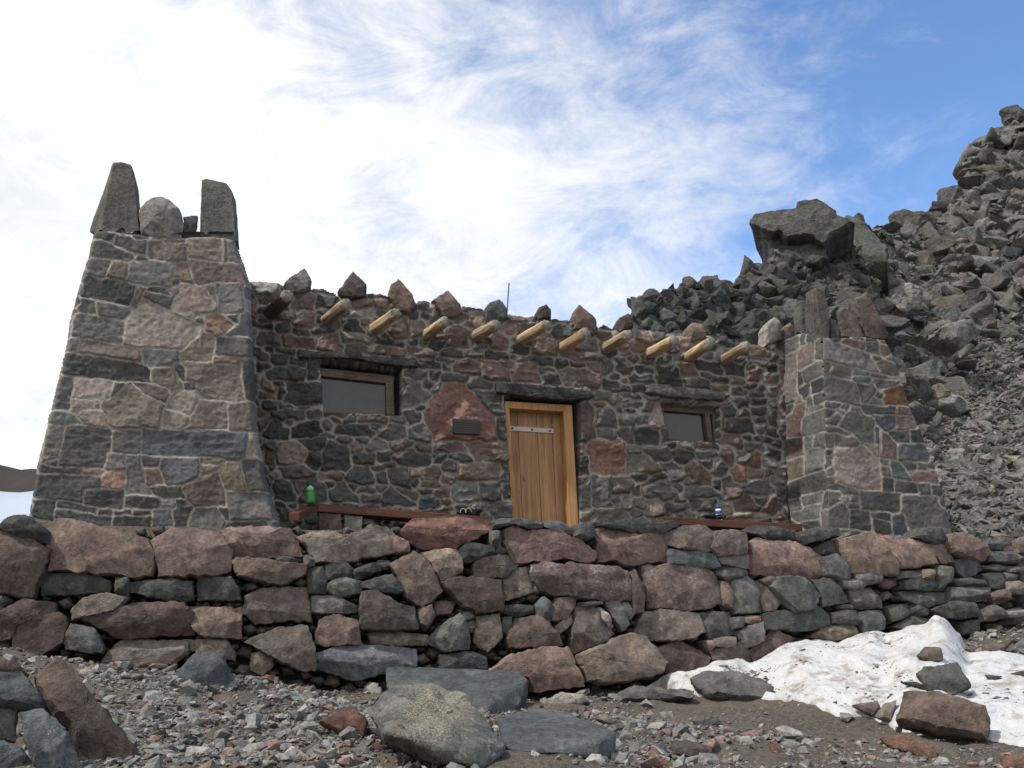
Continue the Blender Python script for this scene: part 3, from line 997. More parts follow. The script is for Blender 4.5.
# ------------------------------------------------------------------ rocks
def resample(p, step):
    p = np.asarray(p, float); out = []
    for i in range(len(p)):
        a, b = p[i], p[(i + 1) % len(p)]; n = max(1, int(round(np.linalg.norm(b - a) / step)))
        out += [a + (b - a) * k / n for k in range(n)]
    return np.array(out)
def outline_rock(P, N, seed, front=.12, back=.3, shrink=0.0, nz=.02, step=None, flat=.5, edge=.9, soft=0, rings=(.985, .95, .89, .81, .71, .6, .48, .36, .24, .12)):
    """closed rock whose outline (seen along N) is the loop P; faceted front bulge, rounded back"""
    r = np.random.default_rng(seed); P = np.asarray(P, float); N = np.asarray(N, float)
    c = P.mean(0); U = np.cross([0, 0, 1.0], N); U /= np.linalg.norm(U); Vv = np.cross(N, U)
    q = np.stack([(P - c) @ U, (P - c) @ Vv], -1)
    size = math.sqrt(max(area(q), 1e-6)); step = step or max(size / 20, .012)
    q = resample(q, step)
    for _ in range(soft): q = .25 * np.roll(q, 1, 0) + .5 * q + .25 * np.roll(q, -1, 0)
    rad = np.linalg.norm(q, axis=1, keepdims=True); q = q * (1 - np.minimum(shrink / np.maximum(rad, 1e-6), .2))
    q += size * .026 * np.stack([noise(q / size * 7, seed), noise(q / size * 7, seed + 5)], -1)
    q += size * .016 * np.stack([noise(q / size * 19, seed + 2), noise(q / size * 19, seed + 7)], -1)
    n = len(q); Rr = size * .5; asp = np.ptp(q, axis=0) / size
    K = r.integers(5, 9); ang = r.uniform(0, 6.283) + np.arange(K) * 6.283 / K + r.normal(0, .3, K); mag = r.uniform(.12, .75, K) * (1.25 - flat)
    fn = np.stack([np.cos(ang), np.sin(ang)], -1) * mag[:, None]; fo = r.uniform(.35, .95, K)
    def wf(pts, s):
        z = pts / Rr / asp; w = np.min([1.0 - np.maximum((z * np.array([math.cos(ang[k]), math.sin(ang[k])])).sum(-1) - fo[k] * .55, 0) * mag[k] * 3.2 - .25 * (z @ fn[k]) * (k < 2) for k in range(K)], 0)
        return np.minimum(np.clip(w, .06, 1.4) * front, (1 - s) * Rr * edge * 2.6)
    V = []; layers = []
    def ring(s, w): layers.append(len(V)); V.extend(c + U * a + Vv * b + N * ww for (a, b), ww in zip(q * s, np.broadcast_to(w, n)))
    ring(.55, -back); ring(.85, -back * .85); ring(.97, -back * .5); ring(1.0, -back * .16)
    for s in (1.0,) + tuple(rings): ring(s, wf(q * s, s))
    V = np.array(V); F = []
    for a, b in zip(layers[:-1], layers[1:]):
        for i in range(n): j = (i + 1) % n; F.append([a + i, a + j, b + j, b + i])
    cf = len(V); V = np.vstack([V, (c + N * wf(np.zeros((1, 2)), 0.0)[0])[None], (c - N * back)[None]])
    for i in range(n):
        j = (i + 1) % n; F.append([layers[-1] + i, layers[-1] + j, cf]); F.append([layers[0] + j, layers[0] + i, cf + 1])
    a = nz * size
    D = np.stack([fbm(V / size * 3.1 + 9.1 * k + seed, seed + k, 4) for k in range(3)], -1); V = V + D * a
    rd = 1 - np.abs(fbm(V / size * 2.4 + seed * 1.7, seed + 40, 4)); V = V + N * (rd * a * 1.5)[:, None]
    st = np.floor(fbm(V / size * 1.5 + seed * .7, seed + 50, 2) * 3.0); V = V + N * (st * a * .55)[:, None]
    return V, F
def rock_attrs(V, code, seed, wht=None, yel=0.0):
    r = np.random.default_rng(seed); c = tint(code, r); n = len(V)
    w = {'W': .95, 'w': .5, 'L': .7, 'M': .15, 'S': .12, 'g': .12, 'R': .1}.get(code, .06) if wht is None else wht
    return {'col': np.tile(c, (n, 1)), 'wht': np.full(n, w), 'yel': np.full(n, yel)}
def hull(pts):
    bm = bmesh.new()
    for p in pts: bm.verts.new(Vector(p))
    res = bmesh.ops.convex_hull(bm, input=list(bm.verts))
    bmesh.ops.delete(bm, geom=[v for v in bm.verts if not v.link_faces], context='VERTS')
    bmesh.ops.recalc_face_normals(bm, faces=bm.faces)
    return bm
def hull_rock(pts, seed, edge=.1, nz=.02, bev=.03):
    bm = hull(pts)
    if bev: bmesh.ops.bevel(bm, geom=list(bm.edges), offset=bev, segments=1, affect='EDGES', clamp_overlap=True)
    bmesh.ops.triangulate(bm, faces=bm.faces)
    for _ in range(5):
        e = [x for x in bm.edges if x.calc_length() > edge]
        if not e or len(bm.faces) > 9000: break
        bmesh.ops.subdivide_edges(bm, edges=e, cuts=1); bmesh.ops.triangulate(bm, faces=bm.faces)
    bm.normal_update(); bm.verts.index_update()
    V = np.array([v.co for v in bm.verts]); Nn = np.array([v.normal for v in bm.verts]); F = [[v.index for v in f.verts] for f in bm.faces]; bm.free()
    s = np.ptp(V, axis=0).max()
    V = V + Nn * ((fbm(V / s * 4.5 + seed, seed, 4)) * nz * s)[:, None]
    V = V + np.stack([noise(V / s * 11 + k * 5 + seed, seed + k) + .5 * noise(V / s * 27 + k * 5, seed + 9 + k) for k in range(3)], -1) * nz * s * .4
    V = V + Nn * ((1 - np.abs(fbm(V / s * 5 + seed, seed + 3, 3))) * nz * s * .8 + np.floor(fbm(V / s * 2.2 + seed, seed + 50, 2) * 3) * nz * s * .5)[:, None]
    return V, F
def variants(n, seed, pts=14, squash=(1, .8, .6), sub=0):
    r = np.random.default_rng(seed); out = []
    for _ in range(n):
        p = r.normal(0, 1, (pts, 3)); p /= np.linalg.norm(p, axis=1, keepdims=True); p = np.sign(p) * np.abs(p) ** .7 * r.uniform(.75, 1.15, (pts, 1)) * np.array(squash) * r.uniform(.75, 1.25, 3)
        bm = hull(p)
        if sub: bmesh.ops.bevel(bm, geom=list(bm.edges), offset=.05, segments=1, affect='EDGES', clamp_overlap=True)
        bmesh.ops.triangulate(bm, faces=bm.faces)
        for _k in range(sub):
            bmesh.ops.subdivide_edges(bm, edges=[e for e in bm.edges if e.calc_length() > .42], cuts=1); bmesh.ops.triangulate(bm, faces=bm.faces)
        bm.verts.index_update(); V = np.array([v.co for v in bm.verts])
        if sub: V = V + .09 * np.stack([fbm(V * 2.3 + 7 * k + _, seed + _ + k, 3) for k in range(3)], -1)
        out.append((V, np.array([[v.index for v in f.verts] for f in bm.faces]))); bm.free()
    return out
def rot_rand(r, n, tiltmax=None):
    a = r.uniform(0, 6.283, n); b = r.normal(0, tiltmax, n) if tiltmax else r.uniform(0, 3.14, n); c = r.normal(0, tiltmax, n) if tiltmax else r.uniform(0, 6.283, n)
    ca, sa, cb, sb, cc, sc = np.cos(a), np.sin(a), np.cos(b), np.sin(b), np.cos(c), np.sin(c); z = np.zeros(n); o = z + 1
    A = np.array([[ca, -sa, z], [sa, ca, z], [z, z, o]]).transpose(2, 0, 1); B = np.array([[o, z, z], [z, cb, -sb], [z, sb, cb]]).transpose(2, 0, 1)
    C = np.array([[cc, z, sc], [z, o, z], [-sc, z, cc]]).transpose(2, 0, 1); return A @ B @ C
def scatter(name, pos, size, cols, var, mat, seed, tilt=None, smooth=False, parent=None, wht=.1, vid=None):
    r = np.random.default_rng(seed); n = len(pos); M = rot_rand(r, n, tilt); vid = r.integers(len(var), size=n) if vid is None else vid; Vs = []; Fs = []; Cs = []; base = 0
    size = np.asarray(size, float)
    if size.ndim == 1: size = size[:, None] * np.ones(3)
    for k, (v, f) in enumerate(var):
        i = np.where(vid == k)[0]
        if not len(i): continue
        W = np.einsum('nij,nvj->nvi', M[i], v[None] * size[i][:, None, :]) + pos[i][:, None, :]
        Vs.append(W.reshape(-1, 3)); Fs.append((f[None] + (base + np.arange(len(i)) * len(v))[:, None, None]).reshape(-1, 3)); Cs.append(np.repeat(cols[i], len(v), 0)); base += len(i) * len(v)
    V = np.vstack(Vs); C = np.vstack(Cs)
    return mk(name, V, np.vstack(Fs), mat, parent, None, {'col': C, 'wht': np.full(len(V), wht), 'yel': np.zeros(len(V))}, smooth, sharp=30 if smooth else None)
# ================================================================== terrain
def tps(ctrl):
    C = np.array(ctrl, float); n = len(C)
    def k(d): return np.where(d > 1e-9, d * d * np.log(np.maximum(d, 1e-9)), 0)
    A = np.zeros((n + 3, n + 3)); d = np.linalg.norm(C[:, None, :2] - C[None, :, :2], axis=-1); A[:n, :n] = k(d) + np.eye(n) * .4
    A[:n, n] = 1; A[:n, n + 1:] = C[:, :2]; A[n, :n] = 1; A[n + 1:, :n] = C[:, :2].T
    w = np.linalg.solve(A, np.r_[C[:, 2], 0, 0, 0])
    def f(x, y):
        x = np.asarray(x, float); y = np.asarray(y, float); q = np.stack([x.ravel(), y.ravel()], -1); out = np.empty(len(q))
        for s in range(0, len(q), 20000):
            b = q[s:s + 20000]; D = np.linalg.norm(b[:, None] - C[None, :, :2], axis=-1); out[s:s + 20000] = k(D) @ w[:n] + w[n] + b @ w[n + 1:]
        return out.reshape(x.shape)
    return f
ctrl = []
for px, py in ((-60, 650), (0, 648), (100, 670), (200, 668), (300, 690), (420, 694), (560, 694), (680, 690), (760, 670), (860, 655), (960, 640), (1024, 622), (1100, 600)):
    ctrl.append(P_DRY.hit(px, py))
for px, py, d in ((-100, 790, 5.0), (0, 780, 5.2), (150, 768, 5.8), (300, 768, 6.1), (512, 768, 6.2), (700, 768, 6.3), (850, 768, 6.4), (1024, 768, 6.6), (1150, 768, 6.8)): ctrl.append(at(px, py, d))
for x, y, z in ((0, 0, 0), (-4, 1, 0), (4, 1, .1), (-6, 4, .1), (6, 4, .3), (0, 3, .15), (-8, 8, .3), (10, 9, 1.0), (0, -6, -.5), (8, -6, -.3), (-8, -6, -.6)): ctrl.append(np.array([x, y, z]))
f_near = tps(ctrl)
def smooth(x): x = np.clip(x, 0, 1); return x * x * (3 - 2 * x)
def wall_y(x): return 9.1 + .262 * (x + 4.2)                       # plan line of the dry stone wall
def ground_z(x, y, detail=True):
    x = np.asarray(x, float); y = np.asarray(y, float)
    xc = np.clip(x, -9, 11); yc = np.clip(y, -8, np.minimum(wall_y(xc) + .3, 14))
    z = f_near(xc, yc)
    d = np.hypot(x - xc, np.minimum(y - yc, 0) * 1.0 + np.maximum(y - yc - 6, 0))
    far = -14 + 5 * noise(np.stack([x / 140, y / 140], -1), 3)
    z = z * (1 - smooth(d / 60)) + far * smooth(d / 60) - .12 * np.maximum(-(x + 8.5), 0).clip(0, 30)
    if detail:
        q = np.stack([x, y], -1); fade = 1 - smooth(d / 30)
        z = z + fade * (.045 * fbm(q * 1.6, 5, 3) + .018 * fbm(q * 7, 8, 3))
    return z
def on_ground(px, py, lo=2.5, hi=16.0):
    d = rays(px, py); t = np.linspace(lo, hi, 700)
    P = EYE + d[None] * (t / d[1])[:, None]; g = ground_z(P[:, 0], P[:, 1])
    k = np.argmax(P[:, 2] < g) if (P[:, 2] < g).any() else len(t) - 1
    return P[k]
def axis(lo, hi, a, b, step, grow):
    v = list(np.arange(a, b + step, step)); s = step
    while v[-1] < hi: s *= grow; v.append(v[-1] + s)
    s = step
    while v[0] > lo: s *= grow; v.insert(0, v[0] - s)
    return np.array(v)
gx = axis(-1800, 1800, -7.5, 8.5, .045, 1.12); gy = axis(-1500, 1900, 3.6, 12.5, .045, 1.12)
GX, GY = np.meshgrid(gx, gy); GZ = ground_z(GX, GY); nx = len(gx)
ii = np.arange(GX.size).reshape(GX.shape)
Fg = np.stack([ii[:-1, :-1], ii[:-1, 1:], ii[1:, 1:], ii[1:, :-1]], -1).reshape(-1, 4)
m = bpy.data.materials.new('soil'); g = G(nt(m)); v = g.n('ShaderNodeTexCoord').outputs['Object']
a = g.noise(v, 1.3, 5, .6, .5); b_ = g.noise(v, 34, 5, .65); c_ = g.noise(v, 110, 3, .6)
col = g.mix(g.ramp(a, .35, .65), (.050, .040, .031), (.100, .080, .060)); col = g.mix(g.ramp(b_, .35, .66), col, (.13, .112, .09))
col = g.mix(g.ramp(c_, .60, .70, 0, .8), col, (.27, .255, .23)); col = g.mix(g.ramp(g.noise(v, 60, 4, .6), .58, .68, 0, .6), col, (.035, .032, .03))
g.finish(col, .92, g.math('ADD', g.math('MULTIPLY', b_, .8), g.math('MULTIPLY', c_, .5)), .9, .02)
setp(mk('ground', np.stack([GX.ravel(), GY.ravel(), GZ.ravel()], -1), Fg, m, None, (0, 0, 0)), kind='structure')

# terrace of earth between the dry stone wall and the hut, and on round the hut
us = np.arange(-40, 1300, 12.0); front = P_DRY.shift(-.28).hit(us, 523 + .022 * us)
rows = [front + D_BACK * t + np.array([0, 0, .06 * min(t, 1.5)]) for t in (0, .3, .6, 1.0, 1.5, 3, 8)]
drop = front.copy(); drop[:, 2] -= 2.5; rows.insert(0, drop)
TV = np.vstack(rows); TV[:, 2] += .02 * noise(TV * 4, 4); n = len(us)
TF = [[r_ * n + i, r_ * n + i + 1, (r_ + 1) * n + i + 1, (r_ + 1) * n + i] for r_ in range(len(rows) - 1) for i in range(n - 1)]
setp(mk('terrace', TV, TF, m), kind='structure')

# ================================================================== the hut
hut = empty('stone_hut', (0.4, 12.3, 2.2))
setp(hut, 'old stone hut with two battered towers, a timber door and a row of log ends', 'hut')
# front wall
doorway = [(504, 396), (580, 401), (580, 548), (514, 548)]
win_l = [(320, 360), (402, 368), (402, 416), (324, 412)]
win_r = [(661, 403), (719, 408), (717, 443), (669, 440)]
top = [(228, 279), (255, 279.5), (281, 284), (300, 289), (313, 287), (337, 294), (352, 297), (367, 292.5), (385, 295.5), (400, 300), (417, 301.5), (440, 303), (461, 306), (484, 307.5), (509, 314), (536, 317), (551, 319), (569, 320.5), (580, 322), (599, 326), (615, 327), (633, 329), (652, 329.5), (676, 333.5), (695, 337), (711, 334), (741, 340), (765, 345), (772, 347), (792, 350), (812, 352)]
masonry('front_wall', stones_of(FRONT_WALL), top + [(815, 548), (228, 548)], lambda x, y: P_WALL.hit(x, y), P_WALL.n, .0116, hut,
        H=.04, mw=.75, grow=6.5, rw=2.4, warp=1.4, gain=1.03, mgain=.92, minfill=4.6, openings=((doorway, .38), (win_l, .34), (win_r, .34)), seed=11, fillcodes='kkkggmrt', tilt=.004, edge_drop=.05, rough=.9)
# towers: traced fronts
lt_out = [(92, 229), (101, 226), (137, 231), (187, 234), (213, 232), (235, 236), (244, 262), (251, 282), (253, 335), (258, 430), (268, 482), (282, 530), (284, 548), (20, 548), (26, 515), (35, 464), (50, 400), (64, 343), (67, 319), (78, 280), (88, 250)]
masonry('tower_front', stones_of(LEFT_TOWER), lt_out, lambda x, y: P_LT.hit(x, y), P_LT.n, .010, hut, H=.016, mw=.7, grow=6.0, minfill=4.5, rw=1.3, warp=.9, seed=21, tilt=.0010, edge_drop=.12, rough=.7, jag=.6, gain=1.12, mraise=.005, mgain=.9)
rt_out = [(821.6, 338), (838, 338), (860, 336), (885, 340), (893, 355), (903, 385), (911, 410), (921, 432), (932, 460), (942, 490), (953, 535), (956, 552), (829.2, 552)]
rf = masonry('tower_front', stones_of(RIGHT_FRONT), rt_out, lambda x, y: P_RT.hit(x, y), P_RT.n, .0118, hut, H=.014, mw=.55, grow=6.5, minfill=5.5, rw=1.2, warp=.7, seed=31, tilt=.0008, edge_drop=0, rough=.6, jag=0, gain=.92, mraise=.005, pin=1.5, mgain=.9)
ri_out = [(770, 346), (803, 332), (822.8, 337), (830.9, 552), (795, 552), (785, 480), (777, 400)]
masonry('tower_side', stones_of(RIGHT_INNER), ri_out, lambda x, y: P_RI.hit(x, y), P_RI.n, .0118, hut, H=.014, mw=.5, grow=6.5, minfill=5.5, rw=1.2, warp=.7, seed=41, tilt=.0008, edge_drop=.0, rough=.6, jag=0, gain=.92, mraise=.005, pin=1.5, mgain=.9)
def tower_rest(P, lb, rb, rt, lt, depth, seed, sides):
    A, B, C_, D_ = [P.hit(*q) - P.n * .02 for q in (lb, rb, rt, lt)]
    side = D_ALONG * (.45 if 'l' in sides else 0); bk = D_BACK * depth; bt = D_BACK * (depth - .35)
    if 'l' in sides: masonry_quad('tower_side', A + bk, A, D_, D_ + bt, hut, seed, H=.02, mw=.8, grow=3, rw=2, warp=1.0, tilt=.001)
    if 'r' in sides: masonry_quad('tower_side', B, B + bk - side, C_ + bt - side, C_, hut, seed + 1, H=.02, mw=.8, grow=3, rw=2, warp=1.0, tilt=.001)
    masonry_quad('tower_rear', B + bk, A + bk, D_ + bt, C_ + bt, hut, seed + 2, H=.02, mw=.8, grow=3, rw=2, warp=1.0, tilt=.001)
    up = np.array([0, 0, -.03])
    masonry_quad('tower_top', D_ + up, C_ + up, C_ + bt + up, D_ + bt + up, hut, seed + 3, H=.03, mw=.8, grow=3, rw=2, warp=1.0)
tower_rest(P_LT, (29, 548), (254, 430), (234, 234), (98, 228), 1.9, 51, 'l')
for k, (lo_, hi_) in enumerate((((280, 548), (254, 430)), ((254, 430), (234, 236)))):
    A, B = P_LT.hit(*lo_) - P_LT.n * .10, P_LT.hit(*hi_) - P_LT.n * .10; sd = D_BACK * 1.7 - D_ALONG * .4
    masonry_quad('tower_side', A, A + sd, B + sd, B, hut, 55 + k, H=.02, mw=.8, grow=3, rw=2, warp=1.0, tilt=.001)
tower_rest(P_RT, (831, 552), (956, 552), (886, 338), (823, 338), 1.9, 61, 'r')
# rest of the shell: flat roof behind the parapet, plain rubble sides and rear
m = bpy.data.materials.new('rubble'); g = G(nt(m)); v = g.n('ShaderNodeTexCoord').outputs['Object']
def vor(feat):
    x = g.n('ShaderNodeTexVoronoi', feature=feat, i_Scale=3.6); g.l(g.scale(v, (1, 1, 1.7)), x.inputs['Vector']); return x
e = vor('DISTANCE_TO_EDGE').outputs['Distance']; cc = g.n('ShaderNodeSeparateColor'); g.l(vor('F1').outputs['Color'], cc.inputs[0])
c = g.mix(cc.outputs[0], (.055, .06, .065), (.15, .105, .09)); c = g.mix(g.ramp(e, .03, .07, 1, 0), c, (.28, .265, .24))
g.finish(c, .85, g.ramp(e, .02, .12), 1.0, .05)
wl = P_WALL.hit(258, 548); wr = P_WALL.hit(800, 548); tl_ = P_WALL.hit(258, 286); tr_ = P_WALL.hit(800, 352)
bk = D_BACK * 5.0; th = D_BACK * .34
V, F = boxP(wl + D_BACK * .36, D_BACK * 4.6, D_ALONG * .4, tl_ - wl + np.array([0, 0, -.1])); mk('side_wall', V, F, m, hut, smooth=False)
V, F = boxP(wr + D_BACK * .36 - D_ALONG * .4, D_BACK * 4.6, D_ALONG * .4, tr_ - wr + np.array([0, 0, -.1])); mk('side_wall', V, F, m, hut, smooth=False)
V = np.array([wl + bk, wr + bk, tr_ + bk - [0, 0, .1], tl_ + bk - [0, 0, .1], wl + bk * 1.08, wr + bk * 1.08, tr_ + bk * 1.08 - [0, 0, .1], tl_ + bk * 1.08 - [0, 0, .1]])
mk('rear_wall', V, [[0, 1, 2, 3], [7, 6, 5, 4], [0, 4, 5, 1], [3, 2, 6, 7], [0, 3, 7, 4], [1, 5, 6, 2]], m, hut, smooth=False)
V = np.array([tl_ + D_BACK * .37 - [0, 0, .42], tr_ + D_BACK * .37 - [0, 0, .42], tr_ + bk - [0, 0, .42], tl_ + bk - [0, 0, .42]]); V = np.vstack([V, V - [0, 0, .15]])
mk('roof', V, [[0, 1, 2, 3], [7, 6, 5, 4], [0, 4, 5, 1], [1, 5, 6, 2], [2, 6, 7, 3], [3, 7, 4, 0]], plain_mat('roof_felt', (.08, .08, .08), .9, .3, 8, .01), hut, smooth=False)
# solid back of the parapet wall (gives the traced front its thickness)
tp = np.array(top); tp = tp[(tp[:, 0] > 236) & (tp[:, 0] < 806)]; A = P_WALL.hit(tp[:, 0], tp[:, 1] + 1.5) - P_WALL.n * .03; n = len(A)
low = A.copy(); low[:, 2] = low[:, 2] - .72
V = np.vstack([A, A + th, low + th, low - 0]); F = [[k * n + i, k * n + i + 1, (k + 1) * n + i + 1, (k + 1) * n + i] for k in range(2) for i in range(n - 1)]
F += [[0, n, 2 * n, 3 * n], [n - 1, 2 * n - 1, 3 * n - 1, 4 * n - 1]]
mk('parapet', V, F, m, hut, smooth=False)

def tile_px(tile, t): ox, oy, sc = TILE[tile]; return [(ox + sc * float(a.split(',')[0]), oy + sc * float(a.split(',')[1])) for a in t.split()]
# capstones standing on parapet and towers
def capstone(tile, code, pts, P, seed, front=.10, back=.26, w=.0, label=None, down=3):
    ox, oy, s = TILE[tile]; q = np.array([[float(a) for a in t.split(',')] for t in pts.split()]) * s + (ox, oy)
    V, F = outline_rock(P.shift(w).hit(q[:, 0], q[:, 1]), P.n, seed, front, back, 0, .014, flat=.8, edge=1.6)
    o = mk('capstone', V, F, M_ROCK, hut, None, rock_attrs(V, code, seed), sharp=26)
    if label: o['label'] = label
for k, (tile, code, pts) in enumerate((('B1', 'w', '218,135 240,105 330,45 345,60 368,115 362,155 300,178 225,170'), ('B1', 'm', '498,165 575,58 648,122 650,195 560,200 510,190'),
        ('B1', 'r', '752,195 775,125 812,100 840,130 880,180 905,250 860,285 800,270'), ('B3', 'r', '8,160 90,105 120,140 155,180 165,235 100,250 60,235'),
        ('B3', 'b', '283,190 300,172 350,148 375,175 395,205 402,255 340,270 285,265'), ('B3', 'n', '545,215 560,190 590,178 620,205 620,255 550,262'),
        ('B3', 'r', '722,255 735,215 765,180 800,210 850,260 857,325 820,335 730,305'), ('B5', 'n', '85,225 100,195 140,172 165,200 168,245 90,275'),
        ('B5', 'r', '448,250 470,220 512,225 530,270 540,305 460,320'), ('B5', 'w', '842,255 860,215 890,193 925,232 930,305 845,340'), ('B5', 'r', '930,275 945,240 970,220 992,260 990,310 935,320'))):
    capstone(tile, code, pts, P_WALL, 100 + k, .09, .26, .02)
capstone('A1', 'w', '508,240 540,205 590,182 640,200 680,232 697,300 685,372 640,375 515,352', P_LT, 132, .14, .30, -.08, 'pale rounded boulder on left tower')
capstone('A1', 'g', '697,265 758,260 755,300 748,335 702,335', P_LT, 133, .04, .12, -.06)
A = [P_LT.shift(-.06).hit(*q) for q in tile_px('A1', '778,106 795,101 880,121 903,152 911,230 919,365 770,345 780,230')]
V, F = hull_rock(A + [a + D_BACK * .3 + D_ALONG * .03 for a in A], 134, .04, .006, .005); o = mk('capstone', V, F, M_ROCK, hut, None, rock_attrs(V, 'g', 134, .05), sharp=22); o['label'] = 'dark squared pinnacle stone on left tower'
# right tower's corner pinnacle is a squared block with its edge towards us
def pillar(pl, seed, code, label=None):
    A = [P_RT.shift(-.02).hit(*q) for q in pl['f']]; B = [P_RI.shift(-.02).hit(*q) for q in pl['s']]
    pts = A + B + [a + D_BACK * .22 for a in A]
    V, F = hull_rock(pts, seed, .04, .005, .005); o = mk('capstone', V, F, M_ROCK, hut, None, rock_attrs(V, code, seed, .05), sharp=26)
    if label: o['label'] = label
pillar({'f': [(816, 287.5), (824.5, 290), (829, 310), (829.5, 341), (822, 341)], 's': [(806, 294), (815.5, 287.5), (805, 314), (806, 343), (821, 341)]}, 141, 'g', 'grey squared pinnacle stone on right tower corner')
A = [P_LT.shift(-.05).hit(*q) for q in tile_px('A1', '345,332 372,170 400,36 440,33 472,42 488,100 497,200 508,318 494,348')]
B = [at(x, y, P_LT.shift(-.05).hit(x, y)[1] + .24) for x, y in tile_px('A1', '299,326 330,230 365,120 396,31')]
V, F = hull_rock(A + B + [a + D_BACK * .3 for a in A[:1] + A[2:]], 131, .04, .005, .005); o = mk('capstone', V, F, M_ROCK, hut, None, rock_attrs(V, 'g', 131, .05), sharp=24); o['label'] = 'tall dark pinnacle stone on left tower corner'
capstone('C1', 'g', '178,170 225,140 230,230 228,298 185,300', P_RI, 142, .04, .2, -.06)
capstone('C1', 'g', '355,220 392,238 400,290 408,360 358,338', P_RT, 143, .04, .2, -.08)
capstone('C1', 't', '388,192 420,165 455,200 492,240 528,330 470,338 412,322', P_RT, 144, .07, .22, -.06)
capstone('C1', 't', '478,125 545,92 572,170 605,230 638,300 632,340 570,342 528,328 500,250', P_RT, 145, .08, .24, -.06, 'tallest pale brown capstone on right tower')
# lintels
def slab(name, poly, P, w, thick, code, seed, parent):
    q = np.array(poly, float); V, F = outline_rock(P.shift(w).hit(q[:, 0], q[:, 1]), P.n, seed, .05, thick, 0, .012, flat=.9, edge=1.5); return mk(name, V, F, M_ROCK, parent, None, rock_attrs(V, code, seed, .05))
slab('lintel', [(298, 351), (355, 352.5), (400, 358.5), (418, 361), (418, 367.5), (385, 365), (350, 358.5), (298, 357)], P_WALL, .06, .34, 'g', 151, hut)
slab('lintel', [(496, 383), (540, 386), (571, 390), (592, 391.5), (592, 398), (567, 401), (530, 398), (498, 393)], P_WALL, .08, .34, 'k', 152, hut)
slab('lintel', [(646, 385.5), (660, 385.5), (709, 390.5), (725, 393.5), (725, 399.5), (705, 400), (655, 395.5), (647, 392.5)], P_WALL, .07, .34, 'g', 153, hut)
# door and frames, given on the wall plane pushed back
def bar(P, a, b, wpx, thick, w, proud=0):
    """bar whose front lies on plane P shifted by w, from pixel a to pixel b, wpx wide (pixels)"""
    a = np.array(a, float); b = np.array(b, float); t = (b - a) / np.linalg.norm(b - a); n = np.array([-t[1], t[0]]) * wpx / 2
    q = np.array([a - n, b - n, b + n, a + n]); A = P.shift(w).hit(q[:, 0], q[:, 1]); B = A - P.n * thick
    return np.vstack([A, B]), [[0, 1, 2, 3], [7, 6, 5, 4], [0, 4, 5, 1], [1, 5, 6, 2], [2, 6, 7, 3], [3, 7, 4, 0]]
def panel(P, q, w, thick):
    q = np.array(q, float); A = P.shift(w).hit(q[:, 0], q[:, 1]); B = A - P.n * thick
    return np.vstack([A, B]), [[0, 1, 2, 3], [7, 6, 5, 4], [0, 4, 5, 1], [1, 5, 6, 2], [2, 6, 7, 3], [3, 7, 4, 0]]
df = join([bar(P_WALL, (506.5, 402), (516, 548), 5, .28, -.02), bar(P_WALL, (567.5, 406), (575.5, 548), 9, .28, -.02), bar(P_WALL, (505, 404.5), (572, 408.5), 7, .28, -.015)])
door = mk('door', *bevelled(*join([panel(P_WALL, [(505 + x0, 404 + .04 * x0), (505 + x1 - .35, 404 + .04 * x1), (512.5 + x1 - .35, 552), (512.5 + x0, 552)], -.20 - dz, .05) for x0, x1, dz in ((0, 12, 0), (12, 31, .003), (31, 46, .001), (46, 64, .004))]), .004), M_DOOR, hut, smooth=False)
mk('door_frame', *bevelled(*df, .008), M_FRAME, door, smooth=False)
mk('strap', *bevelled(*panel(P_WALL, [(507, 425.8), (553.5, 428.6), (553.8, 433.2), (507.3, 430.5)], -.186, .01), .003), M_STRAP, door, smooth=False)
for x, y in ((512.5, 428.3), (532, 429.6), (550, 430.8)):
    mk('bolt', *bevelled(*panel(P_WALL, [(x - 1, y - 1), (x + 1, y - 1), (x + 1, y + 1), (x - 1, y + 1)], -.180, .006), .003), M_DARK, door)
for glass, bars, bs in (([(318, 375), (388, 383), (389, 417), (320, 413)], [((318, 371.5), (394, 380), 8), ((389.5, 381), (390.5, 417), 8), ((320, 413), (391, 417.5), 3)], 1),
                        ([(660, 408), (706, 411), (709, 444), (664, 441)], [((658, 406), (715, 410.5), 8), ((707, 411), (711, 444), 5), ((714.5, 410), (716.5, 444), 5), ((665.5, 440), (712, 443), 2.5), ((662, 408), (667, 441), 3)], 2)):
    wd = mk('window', *panel(P_WALL, glass, -.17, .01), M_GLASS, hut, smooth=False)
    mk('window_frame', *bevelled(*join([bar(P_WALL, a, b, w, .10, -.10 + .003 * i) for i, (a, b, w) in enumerate(bars)]), .006), M_OLDWOOD, wd, smooth=False)
# bronze plaque with raised rows for lettering too small to read
pq = mk('plaque', *bevelled(*panel(P_WALL, [(453, 418.5), (480, 420), (480, 434.5), (453.5, 433.5)], .105, .08), .006), M_BRONZE, hut, smooth=False)
Vr, Fr = join([panel(P_WALL, [(455, 421.3 + 2.1 * k), (478, 422.4 + 2.1 * k), (478, 423.1 + 2.1 * k), (455, 422 + 2.1 * k)], .109, .006) for k in range(6)]); mk('raised_rows', Vr, Fr, plain_mat('worn_bronze', (.062, .06, .056), .5, .3, 40, 0, .6), pq, smooth=False)
